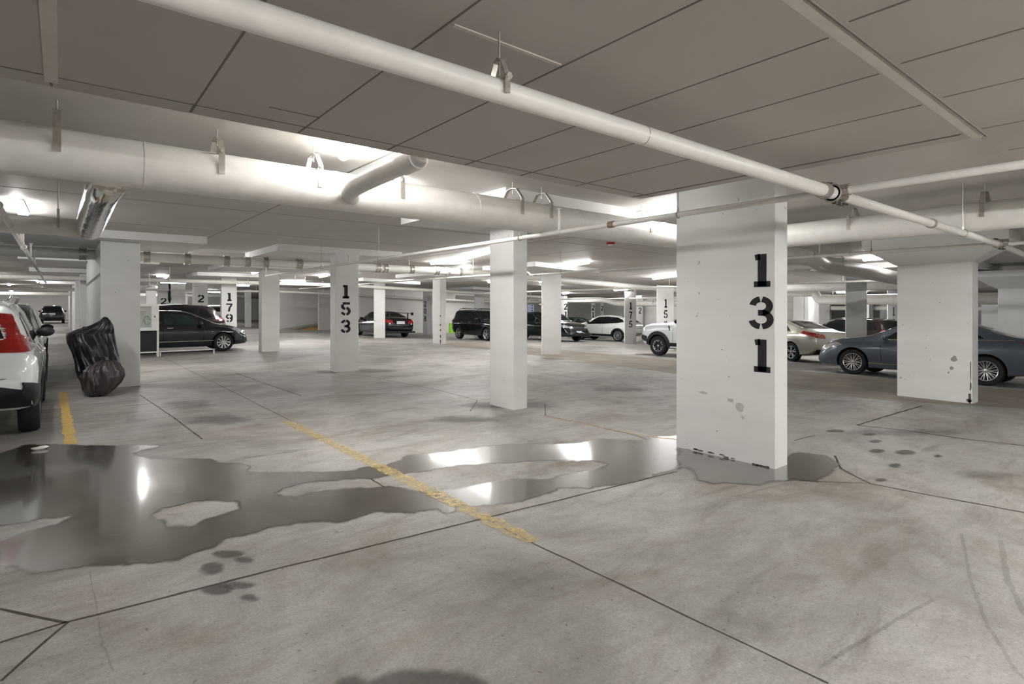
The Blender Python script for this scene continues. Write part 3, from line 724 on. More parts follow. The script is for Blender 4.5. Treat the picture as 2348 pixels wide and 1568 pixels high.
branch('slanted sprinkler branch at the left edge running away over the lane', -.41, 3.7, 26, E + .84, .028, hang=(6.3, 10.6, 15.4), sprigs=((10.0, .30, .016), (13.0, .26, .016), (14.6, .26, .016)))
branch('far sprinkler branch reaching over the hose cabinet', 2.6, 24.5, 38, E + .74, .028, sprigs=((25.0, .5, .014), (30.5, .5, .014)))

def xpipe(label, Y, x0, x1, z, r, coups=(), hang=(), m='pipeg', st='clevis'):
    p = pipe('drain_pipe', label, [(x0, Y, z)] + [(x, Y, z) for x in (11, 30) if x0 < x < x1] + [(x1, Y, z)], r, m, rad=.3, coup=[((x, Y, z), (1, 0, 0), .12) for x in coups])
    for x in hang: hanger(p, (x, Y, z), r, (1, 0, 0), SLAB, st)
    return p
cp = [ony(p, 15.4) for p in (190, 337, 430, 520, 568, 610, 687, 868, 885, 945, 1003, 1028, 1056)]
xpipe('white drain pipe with dark couplings passing behind the pillar stencilled 153', 15.45, -5, 25, E + 1.14, .11, cp, [ony(p, 15.4) for p in (430, 573, 694, 940)], st='ring')
xpipe('second white drain pipe further back behind the pillar stencilled 179', 27.0, -6, 26, E + 1.06, .085, (), [ony(p, 27) for p in (386, 568, 677, 700, 740)])
xpipe('thin dark topped pipe along the head of the long white wall', 35.2, 3.0, 30, E + .88, .06, (), (9, 13, 18, 24))
xpipe('pipe crossing the far lane at the left', 38.5, -7, 3.5, E + .9, .10)
xpipe('second pipe crossing the far lane at the left', 50.0, -7, 12, E + .85, .12)
xpipe('pipe strung across the dim bays behind the white crossover', 30.5, 20, 27.1, E + .9, .13, hang=(21.5, 25.5))
pq = pipe('drain_pipe', 'dim drain pipe with an offset bend above the white crossover', [(27.5, 32, E + 1.0), (27.5, 24.5, E + 1.0), (27.5, 23.4, E + .75), (27.5, 15, E + .72)], .17, rad=.5)
for y in (20.5, 28): hanger(pq, (27.5, y, E + (.72 if y < 23 else 1.0)), .17, (0, 1, 0), SLAB)
pipe('drain_pipe', 'wide dim drain pipe across the bays behind the blue grey sedan', [(22.5, 14, E + .95), (22.5, 9.35, E + .95), (22.5, 9.2, E + .62), (22.5, 1, E + .60)], .16, rad=.25)
pipe('drain_pipe', 'upper dim drain pipe above the silver car', [(21.7, 12, E + 1.08), (21.7, 1, E + 1.08)], .15)
pipe('branch_pipe', 'capped grey stub pipe left of the elbow beyond the pillar numbered 131', [(13.4, 7.4, E + .98), (13.1, 5.3, E + .98)], .08)
bm = bmesh.new()
pw = pipe('drain_pipe', 'white pipe with a pale valve far behind the silver car', [(36, 14, E + .55), (36, 4, E + .55)], .13)

# fire alarm sounder
ax_, ay_ = at(1400, 559, SLAB - .03)
rt = tag(empty('fire_alarm', (ax_, ay_, SLAB)), 'red round fire alarm on the slab left of the pillar numbered 131', 'fire alarm')
bm = bmesh.new(); tube(bm, [(0, 0, 0), (0, 0, -.03), (0, 0, -.045)], [.10, .10, .085], 20); obj('base', bm, M['red'], rt, True, 30)
bm = bmesh.new(); tube(bm, [(0, 0, -.044), (0, 0, -.075)], [.06, .035], 16); obj('strobe', bm, mat('strobe_lens', (235, 235, 235), .2), rt, True, 30)

# ------------------------------------------------------------------ lamps
def lamp(a, b, label, z=SLAB, w_=.12, group=None, m='tube'):
    a = Vector((*a, z + gz(a[0]))); b = Vector((*b, z + gz(b[0])))
    c = (a + b) / 2; L = (b - a).length; yaw = math.atan2(b.y - a.y, b.x - a.x); pit = -math.asin((b.z - a.z) / L)
    root = tag(empty('ceiling_light', c, (0, pit, yaw)), label, 'ceiling light', group)
    bm = bmesh.new(); box(bm, -L / 2, L / 2, -w_ / 2 - .01, w_ / 2 + .01, -.018, 0)
    obj('housing', bm, M['lampbox'], root)
    bm = bmesh.new(); n = 8; h = L / 2 - .01
    prof = [(w_ / 2 * math.cos(math.pi + math.pi * i / n), -.018 + .075 * math.sin(math.pi + math.pi * i / n)) for i in range(n + 1)]
    r0 = [bm.verts.new((-h, *p)) for p in prof]; r1 = [bm.verts.new((h, *p)) for p in prof]
    for i in range(n): bm.faces.new((r0[i], r0[i + 1], r1[i + 1], r1[i]))
    bm.faces.new(r0); bm.faces.new(r1[::-1])
    obj('cover', bm, M[m], root, True, 60)
    return root

def lpx(p, q, label, z=SLAB - .06, group=None, ln=None, m='tube'):
    a = Vector(at(*p, z)); b = Vector(at(*q, z))
    if ln:
        d = (b - a).normalized(); m_ = (a + b) / 2; a, b = m_ - d * ln / 2, m_ + d * ln / 2
    return lamp(a, b, label, group=group, m=m)
lamp((2.0, 3.75), (2.02, 4.98), 'bright lamp right behind the soffit edge above the drain main', m='tubed')
lamp((-.46, 9.9), (-.44, 11.3), 'lamp at the left edge above the left lane', m='tubed')
lamp((7.03, 5.45), (6.85, 4.2), 'lamp beside the head of the pillar numbered 131', m='tubed')
lpx((1050, 598), (1123, 578), 'long lamp touching the slim pillar on its left side', m='tubem')
lpx((1270, 615), (1350, 602), 'long lamp above the plain scuffed pillar', m='tubem')
lpx((1003, 604), (1053, 603), 'short lamp left of the slim pillar', ln=1.2, m='tubem')
lpx((1053, 622), (1079, 612), 'lamp beneath and behind the one left of the slim pillar', ln=1.6, m='tubem')
lpx((919, 648), (953, 644), 'lamp over the space right of the winged car', ln=1.3)
lpx((727, 637), (757, 630), 'lamp left of the pillar stencilled 153', ln=1.6)
lpx((822, 593), (852, 589), 'lamp right of the head of the pillar stencilled 153', ln=1.2, m='tubem')
lpx((577, 628), (594, 622), 'lamp left of the plain pillar near the hatchback', ln=1.4)
lamp((1.62, 16.3), (1.62, 17.5), 'lamp glowing right of the head of the wide pillar behind the motorcycle')
lpx((1508, 638), (1552, 632), 'lamp left of the pillar numbered 131 far back', ln=2.2)
lpx((1980, 596), (2038, 591), 'lamp left of the flared head of the pillar')
lpx((1047, 672), (1086, 670), 'far lamp left of the slim pillar just above the wall head', ln=1.5)
lpx((1905, 660), (1940, 659), 'lamp left of the plain grey pillar in the right bays', ln=1.5)
lpx((1416, 665), (1431, 664), 'small lamp left of the pillar stencilled 175', ln=1.3)
lpx((1291, 674), (1304, 672), 'small lamp left over the white crossover', ln=1.3)
lpx((2267, 654), (2290, 653), 'small lamp right of the flared pillar', ln=1.3)
lpx((1820, 679), (1845, 678), 'far lamp just right of the pillar numbered 131', ln=1.3)
lamp((24.5, 8.6), (24.5, 7.2), 'lamp in the dim bays left of the flared pillar')
lamp((31.5, 12.0), (31.5, 10.6), 'far lamp behind the silver car')
lamp((33.0, 21.5), (33.0, 20.0), 'far lamp behind the white crossover bonnet')
lamp((33.5, 27.5), (33.5, 26.2), 'furthest lamp behind the white crossover')
for k, (X, Y) in enumerate(((-2.9, 17.5), (-2.9, 24.5), (-2.6, 32), (-1.0, 40), (-2.6, 48), (-.8, 54), (-1.5, 62), (-3.5, 68), (-.5, 74), (-4, 79))):  # the farthest ones are added to brighten the dark lane end
    lamp((X, Y), (X, Y + 1.3), 'distant lamp over the left lane, from a row partly added for brightness', group='distant lamps over the left lane')
for k, (X, Y) in enumerate(((3.4, 30), (9.5, 32), (4.5, 38), (8.5, 40), (5, 48), (9, 53), (11, 60), (3, 60), (7, 66), (3, 74), (12, 72), (8, 79))):  # farthest lamps put in to lift the dark area behind
    lamp((X, Y), (X + 1.3, Y), 'distant lamp past the black hatchback, from a set partly added for brightness', group='distant lamps past the hatchback')
lamp((9.6, 22.6), (9.6, 24.0), 'lamp behind the second drain pipe in the middle', m='tubem')
lamp((20.2, 27.4), (20.2, 28.8), 'lamp over the black boxy car')
lamp((16.3, 20.6), (16.3, 22.0), 'lamp right of the pillar with the chipped corner')
lamp((3.0, 5.75), (3.0, 6.95), 'lamp tucked behind the drain main left of the slim pillar')
lamp((20.7, 11.0), (20.7, 12.2), 'unseen lamp added behind the pillar numbered 131 to brighten the far pillars')  # added out of sight to light the pillars beyond
lamp((19.9, 20.9), (19.9, 22.0), 'second unseen lamp added behind the plain scuffed pillar for brightness')  # extra unseen source, put in for the far pillars
lamp((17.7, 18.6), (17.7, 19.8), 'unseen lamp added behind the plain scuffed pillar for brightness')  # extra unseen source, brightens the bays around it
# unseen lamps added behind and beside the camera to brighten the foreground
for X, Y in ((.6, -1.6), (2.8, -.8), (5.0, -1.6), (7.2, -.6), (9.6, -1.6), (-2.6, -3.4), (2.2, -4.2), (6.6, -4.2)):
    lamp((X, Y), (X, Y - 1.3), 'unseen lamp added behind the camera to brighten the near bays', z=SOFF, group='added lamps behind the camera', m='tubeb')

# ------------------------------------------------------------------ hose cabinet
cx0, cy0 = 1.50, 20.85
rt = tag(empty('hose_cabinet', (cx0, cy0, 0)), 'white fire hose cabinet on thin legs between the wide pillar and the black hatchback', 'cabinet')
W_ = .93
bm = bmesh.new()
box(bm, 0, W_, .22, .24, .83, 1.68); box(bm, 0, W_, 0, .24, 1.62, 1.68); box(bm, 0, W_, 0, .24, .83, .89); box(bm, 0, .05, 0, .24, .89, 1.62); box(bm, W_ - .05, W_, 0, .24, .89, 1.62)
obj('cabinet_body', bm, M['cabin'], rt)
bm = bmesh.new(); box(bm, 0, W_, -.02, 0, 1.60, 1.68); box(bm, 0, W_, -.02, 0, .83, .93); box(bm, 0, .12, -.02, 0, .93, 1.60); box(bm, W_ - .20, W_, -.02, 0, .93, 1.60)
d = obj('door', bm, M['cabin'], rt)
bm = bmesh.new(); box(bm, .12, W_ - .20, -.014, -.006, .93, 1.60); obj('glass_pane', bm, M['cabglass'], d)
bm = bmesh.new(); box(bm, W_ - .13, W_ - .10, -.035, -.02, 1.24, 1.30); obj('latch', bm, M['dsteel'], d)
bm = bmesh.new(); box(bm, .30, .55, -.006, -.004, 1.50, 1.57); obj('notice', bm, mat('notice_paper', (215, 205, 200), .7, var=.3, scale=60), d)
bm = bmesh.new()
for k in range(7): tube(bm, [(.18 + k * .07, .10, 1.0), (.20 + k * .07, .12, 1.45)], .03, 8)
obj('hose', bm, M['hose'], rt, True)
bm = bmesh.new(); tube(bm, [(.62 + .08 * math.cos(t * .6), .08, 1.15 + .14 * math.sin(t * .6)) for t in range(11)], .022, 8, False); obj('hose_reel', bm, M['dark'], rt, True)
for x in (.0, W_ - .05):
    for y in (0, .19):
        bm = bmesh.new(); box(bm, x, x + .05, y, y + .05, 0, .84); obj('leg', bm, M['cabin'], rt)
bm = bmesh.new(); box(bm, .05, W_ - .05, .01, .04, .13, .17); obj('rail', bm, M['cabin'], rt)
bm = bmesh.new(); box(bm, .05, W_ - .05, .12, .14, .17, .83); obj('back_sheet', bm, M['dark'], rt)
tag(rt, kind=None)
# low rail the black hatchback stands behind
rt = tag(empty('guard_rail', (2.5, 20.95, 0)), 'low thin white rail in front of the black hatchback', 'rail')
bm = bmesh.new(); box(bm, -.05, 1.55, 0, .03, .13, .17); obj('bar', bm, M['cabin'], rt)
for x in (-.04, 1.5):
    bm = bmesh.new(); box(bm, x, x + .04, 0, .03, 0, .15); obj('post', bm, M['cabin'], rt)

# dark bundle hanging above the hatchback
hx = ony(389, 24.0)
rt = tag(empty('hanging_bundle', (hx, 24.0, 2.35)), 'slim black bundle hanging on a rod above the black hatchback', 'bundle')
bm = bmesh.new(); tube(bm, [(0, 0, .1), (0, 0, 0), (.01, 0, -.1), (0, 0, -.16), (0, 0, -.2), (0, 0, -.5), (0, 0, -.64)], [.01, .05, .035, .015, .055, .06, .01], 12); obj('bundle_cloth', bm, M['dark'], rt, True)
bm = bmesh.new(); tube(bm, [(0, 0, .08), (0, 0, SLAB - 2.35)], .008, 6); obj('rod', bm, M['steel'], rt)

# sign boards by the slim pillar
sx, sy = 22.5, onx(1208, 22.5)
rt = tag(empty('sign_board', (sx, sy - .35, 1.55)), 'pale sign board with purple marks right of the slim pillar', 'sign')
bm = bmesh.new(); box(bm, 0, .03, -.28, .28, -.30, .15); obj('board', bm, M['sign'], rt)
bm = bmesh.new(); box(bm, 0, .02, -.01, .01, .15, SLAB + gz(sx) - 1.55); obj('hanging_rod', bm, M['steel'], rt)
for k in range(3):
    bm = bmesh.new(); box(bm, -.006, 0, -.24, -.08, -.26 + k * .15, -.18 + k * .15); obj('sign_mark', bm, M['signp'], rt)

# ------------------------------------------------------------------ covered motorcycle
def cover_part(name, rings, m, parent, seed, amp=.018):
    """rings: (z, u0, u1, w0, w1) extents seen from the camera; folds come from noise"""
    bm = bmesh.new(); n = 110; prev = None; R = []
    dense = []
    for a, b in zip(rings, rings[1:]):
        k = 9
        for i in range(k): dense.append([a[j] + (b[j] - a[j]) * i / k for j in range(5)])
    dense.append(list(rings[-1]))
    dense = [[q[0], q[1] * .80, q[2] * .80, q[3], q[4]] for q in dense]
    for z, u0, u1, w0, w1 in dense:
        c = ((u0 + u1) / 2, (w0 + w1) / 2); ru, rw = (u1 - u0) / 2, (w1 - w0) / 2; row = []
        for k in range(n):
            a = 2 * math.pi * k / n; ca, sa = math.cos(a), math.sin(a); e = .72
            x = math.copysign(abs(ca) ** e, ca); y = math.copysign(abs(sa) ** e, sa)
            f = (.55 - 2.2 * abs(noise.noise((ca * 2.4 + seed + z * .9, sa * 2.4, z * 1.1)))) + .7 * (.4 - 1.6 * abs(noise.noise((ca * 5.5 + z * 2.2, sa * 5.5, z * 2.0 + seed)))) + .25 * noise.noise((ca * 14, sa * 14, z * 5))
            g_ = 1 + amp * 3.0 * f * min(1, .35 / max(ru, .05))
            row.append(bm.verts.new((c[0] + x * ru * g_, c[1] + y * rw * g_, z + .012 * f)))
        if prev:
            for k in range(n): bm.faces.new((prev[k], prev[(k + 1) % n], row[(k + 1) % n], row[k]))
        else: bm.faces.new(row[::-1])
        prev = row
    bm.faces.new(prev)
    return obj(name, bm, m, parent, True)
mx, my = at(228, 908)
mroot = tag(empty('covered_motorcycle', (mx, my, 0), (0, 0, A0 - math.pi / 2 + .637)), 'motorcycle under a black nylon cover in front of the wide pillar', 'motorcycle')
cover_part('cover', [(.30, -.36, .38, -.10, .80), (.45, -.42, .42, -.10, .85), (.55, -.44, .40, -.05, .85), (.70, -.49, .36, .02, .85), (.90, -.545, .31, .05, .8), (1.04, -.585, .28, .10, .75), (1.10, -.59, .27, .12, .70), (1.13, -.50, .27, .12, .68), (1.18, -.36, .27, .12, .62), (1.25, -.16, .25, .14, .55), (1.33, .0, .20, .18, .45), (1.385, .06, .15, .22, .40), (1.40, .08, .11, .25, .34)], M['cover'], mroot, 2.3, .03)
cover_part('cover_skirt', [(.005, -.14, .16, -.06, .55), (.03, -.22, .20, -.14, .75), (.12, -.31, .32, -.20, .8), (.22, -.33, .44, -.22, .85), (.34, -.36, .49, -.22, .85), (.45, -.33, .47, -.20, .85), (.54, -.24, .40, -.16, .8), (.61, -.10, .32, -.10, .7), (.64, .02, .24, -.02, .6)], M['coverg'], mroot, 5.1, .045)
for s in (-.27, -.20):
    bm = bmesh.new(); tube(bm, [(s, .5, 1.02), (s + .01, .5, 1.14), (s + .05, .5, 1.22)], [.035, .04, .02], 10); obj('handle', bm, M['dark'], mroot, True)

# crumpled scrap on the puddle edge
bm = bmesh.new(); bmesh.ops.create_icosphere(bm, subdivisions=2, radius=.05)
for v in bm.verts: v.co = Vector((v.co.x * 1.6, v.co.y * .6, v.co.z * .4)) * (1 + .5 * noise.noise(v.co * 40))
o = tag(obj('paper_scrap', bm, M['joinl'], None, True), 'crumpled white scrap beside the puddle behind the white car', 'scrap'); o.location = (*at(92, 1031), .022)

# ------------------------------------------------------------------ cars
def interp(tab, x):
    if x <= tab[0][0]: return tab[0][1]
    for (a, va), (b, vb) in zip(tab, tab[1:]):
        if x <= b: return va + (vb - va) * (x - a) / (b - a)
    return tab[-1][1]

def smooth_tab(tab, n=4):
    """round a polyline table a little"""
    out = [tab[0]]
    for a, b, c in zip(tab, tab[1:], tab[2:]):
        k = .22
        p0 = (b[0] + (a[0] - b[0]) * k, b[1] + (a[1] - b[1]) * k); p1 = (b[0] + (c[0] - b[0]) * k, b[1] + (c[1] - b[1]) * k)
        for i in range(n):
            t = i / (n - 1); out.append((p0[0] * (1 - t) ** 2 + 2 * b[0] * t * (1 - t) + p1[0] * t * t, p0[1] * (1 - t) ** 2 + 2 * b[1] * t * (1 - t) + p1[1] * t * t))
    out.append(tab[-1]); return out

def body_mesh(S):
    L, hw = S['L'], S['W'] / 2
    top = smooth_tab(S['top']); belt = S['belt']; bot = S['bot']
    plan = smooth_tab(S.get('plan') or [(0, .80), (.06, .90), (.3, .97), (.9, 1), (L - 1.1, 1), (L - .5, .96), (L - .18, .87), (L - .04, .76), (L, .66)])
    rw = S.get('rw', .70)
    xs = sorted(set([round(p[0], 3) for p in top] + [round(p[0], 3) for p in plan] + [i * L / 34 for i in range(35)]))
    xs = [x for i, x in enumerate(xs) if i == 0 or x - xs[i - 1] > .012 or x == xs[-1]]
    bm = bmesh.new(); rows = []
    for x in xs:
        w_ = interp(plan, x) * hw; zb = interp(bot, x); zt = interp(top, x); zs = min(interp(belt, x), zt - .03)
        hc = zt - zs; k = min(1, max(0, (hc - .06) / .3)); r = (1 - k) * w_ * .80 + k * hw * rw
        yb = w_ * (.945 - .02 * k)
        tz = .05 * k + .015
        mid = zb + (zs - zb) * .55
        half = [(0, zb), (w_ * .80, zb), (w_ * .945, zb + .03), (w_ * .985, zb + (mid - zb) * .4), (w_ * .992, mid - .03), (w_, mid + (zs - mid) * .35), (w_ * .985, zs - (zs - mid) * .25), (yb, zs)]
        if k > 0.02:
            half += [(yb * .985 + 0, zs + hc * .05), (yb + (r - yb) * .45, zs + hc * .45), (yb + (r - yb) * .85, zs + hc * .80)]
        else:
            half += [(yb * .97, zs + hc * .3), (yb * .93, zs + hc * .6), (yb * .88, zs + hc * .8)]
        half += [(r * (.985 if k > .02 else .95), zt - tz), (r * .86, zt - tz * .35), (r * .5, zt - tz * .08), (0, zt)]
        full = half + [(-y, z) for y, z in half[-2:0:-1]]
        rows.append([bm.verts.new((x, y, z)) for y, z in full])
    n = len(rows[0])
    for a, b in zip(rows, rows[1:]):
        for k in range(n): bm.faces.new((a[k], a[(k + 1) % n], b[(k + 1) % n], b[k]))
    for R_ in (rows[0], rows[-1]):                      # bulged end caps
        h = (n // 2)
        for k in range(h): 
            q = (R_[k], R_[k + 1], R_[(n - k - 1) % n], R_[(n - k) % n])
            q = list(dict.fromkeys(q))
            if len(q) >= 3: bm.faces.new(q)
    bmesh.ops.recalc_face_normals(bm, faces=bm.faces)
    return bm

def decal(S, bvh, poly, side, m, name, parent, eps=.006, step=.08, label=None):
    """panel laid on the body: poly in (x,z) for 'L'/'R', (y,z) for 'rear'/'front', (x,y) for 'top'"""
    bm = bmesh.new(); f = bm.faces.new([bm.verts.new((p[0], p[1], 0)) for p in poly])
    xs = [p[0] for p in poly]; ys = [p[1] for p in poly]
    for ax, lo, hi in ((0, min(xs), max(xs)), (1, min(ys), max(ys))):
        k = int((hi - lo) / step)
        for i in range(1, k + 1):
            c = Vector((0, 0, 0)); c[ax] = lo + (hi - lo) * i / (k + 1); nn = Vector((0, 0, 0)); nn[ax] = 1
            bmesh.ops.bisect_plane(bm, geom=bm.verts[:] + bm.edges[:] + bm.faces[:], plane_co=c, plane_no=nn)
    bmesh.ops.triangulate(bm, faces=bm.faces[:])
    D = {'L': (Vector((0, -1, 0)), lambda a, b: Vector((a, 3, b))), 'R': (Vector((0, 1, 0)), lambda a, b: Vector((a, -3, b))),
         'rear': (Vector((1, 0, 0)), lambda a, b: Vector((-3, a, b))), 'front': (Vector((-1, 0, 0)), lambda a, b: Vector((S['L'] + 3, a, b))),
         'top': (Vector((0, 0, -1)), lambda a, b: Vector((a, b, 4)))}[side]
    dead = []
    for v in bm.verts:
        h = bvh.ray_cast(D[1](v.co.x, v.co.y), D[0])
        if h[0] is None: dead.append(v); continue
        nn = h[1] if h[1].dot(D[0]) < 0 else -h[1]
        v.co = h[0] + nn * eps
    if dead: bmesh.ops.delete(bm, geom=dead, context='VERTS')
    if not bm.faces: bm.free(); return None
    # thickness
    ret = bmesh.ops.extrude_face_region(bm, geom=bm.faces[:])
    for v in ret['geom']:
        if isinstance(v, bmesh.types.BMVert): v.co = v.co + D[0] * (eps + .006)
    o = obj(name, bm, m, parent, True, 35)
    if label: o['label'] = label
    return o

def line_poly(pts, w_):
    """thin polygon quads along polyline -> list of polys"""
    out = []
    for a, b in zip(pts, pts[1:]):
        L = math.dist(a, b); nx, ny = -(b[1] - a[1]) / L * w_ / 2, (b[0] - a[0]) / L * w_ / 2
        out.append([(a[0] + nx, a[1] + ny), (b[0] + nx, b[1] + ny), (b[0] - nx, b[1] - ny), (a[0] - nx, a[1] - ny)])
    return out

WH = {}
def wheel_meshes(R, style, wd=.22):
    key = (R, style)
    if key in WH: return WH[key]
    rr = R * (.70 if style != 'offroad' else .62); n = 40
    bm = bmesh.new()
    prof = [(rr * .96, -wd / 2 + .02), (rr * 1.04, -wd / 2), (R * .93, -wd / 2 + .005), (R * .985, -wd / 2 + .03), (R, -wd / 2 + .06), (R, wd / 2 - .06), (R * .985, wd / 2 - .03), (R * .93, wd / 2 - .005), (rr * 1.04, wd / 2), (rr * .96, wd / 2 - .02)]
    rings = [[bm.verts.new((r * math.cos(2 * math.pi * k / n), y, r * math.sin(2 * math.pi * k / n))) for k in range(n)] for r, y in prof]
    for a, b in zip(rings, rings[1:]):
        for k in range(n): bm.faces.new((a[k], a[(k + 1) % n], b[(k + 1) % n], b[k]))
    bmesh.ops.recalc_face_normals(bm, faces=bm.faces)
    mt = bpy.data.meshes.new('tyre'); bm.to_mesh(mt); bm.free(); mt.materials.append(M['tyre']); mt.shade_smooth(); mt.set_sharp_from_angle(angle=.7)
    # rim, outside is +y
    bm = bmesh.new(); yo = wd / 2 - .015
    def lathe(pr, mi):
        rg = [[bm.verts.new((r * math.cos(2 * math.pi * k / n), y, r * math.sin(2 * math.pi * k / n))) for k in range(n)] for r, y in pr]
        for a, b in zip(rg, rg[1:]):
            for k in range(n): bm.faces.new((a[k], a[(k + 1) % n], b[(k + 1) % n], b[k])).material_index = mi
        return rg
    lathe([(rr, yo), (rr * .97, yo + .006), (rr * .90, yo - .004), (rr * .88, yo - .05)], 0)
    dk = lathe([(rr * .9, yo - .055), (rr * .05, yo - .06)], 1); bm.faces.new(dk[-1]).material_index = 1
    hub = lathe([(rr * .20, yo - .03), (rr * .18, yo - .008), (rr * .02, yo - .004)], 0)
    def spoke(a0, a1, w0, w1, y0=yo - .022, y1=yo - .006, mi=0):
        p0 = Vector((rr * .15 * math.cos(a0), 0, rr * .15 * math.sin(a0))); p1 = Vector((rr * .93 * math.cos(a1), 0, rr * .93 * math.sin(a1)))
        t = (p1 - p0).normalized(); s = t.cross(Vector((0, 1, 0)))
        v = [bm.verts.new(p + s * q * ww + Vector((0, y, 0))) for p, ww, ya, yb_ in ((p0, w0, y0 - .02, y0 + .0), (p1, w1, y1 - .03, y1)) for q, y in ((-.5, ya), (.5, ya), (.5, yb_), (-.5, yb_))]
        for f in ((0, 1, 2, 3), (4, 5, 6, 7), (0, 1, 5, 4), (1, 2, 6, 5), (2, 3, 7, 6), (3, 0, 4, 7)): bm.faces.new([v[i] for i in f]).material_index = mi
    if style == 'multi':      # ten forked pairs
        for k in range(10):
            a = 2 * math.pi * k / 10; spoke(a, a + .10, .018, .016); spoke(a, a - .17, .018, .014)
    elif style == 'five':
        for k in range(5):
            a = 2 * math.pi * k / 5 + .3; spoke(a - .12, a - .2, .03, .035); spoke(a + .12, a + .2, .03, .035)
    elif style == 'ten':
        for k in range(10): a = 2 * math.pi * k / 10; spoke(a, a, .03, .055)
    elif style == 'offroad':
        for k in range(6):
            a = 2 * math.pi * k / 6 + .5
            spoke(a, a, .10, .13, mi=1)
            for q in (-1, 1):
                p = [(rr * .95 * math.cos(a + q * .30), yo - .002, rr * .95 * math.sin(a + q * .30)), (rr * .72 * math.cos(a + q * .24), yo - .002, rr * .72 * math.sin(a + q * .24))]
                tube(bm, p, .010, 6)
            tube(bm, [(rr * .72 * math.cos(a + q * .12), yo - .002, rr * .72 * math.sin(a + q * .12)) for q in (-2, -1, 0, 1, 2)], .010, 6)
    bmesh.ops.recalc_face_normals(bm, faces=bm.faces)
    mr = bpy.data.meshes.new('rim'); bm.to_mesh(mr); bm.free(); mr.materials.append(M['rimS']); mr.materials.append(M['rimD'] if style != 'dark' else M['under'])
    mr.shade_smooth(); mr.set_sharp_from_angle(angle=.6)
    WH[key] = (mt, mr); return WH[key]

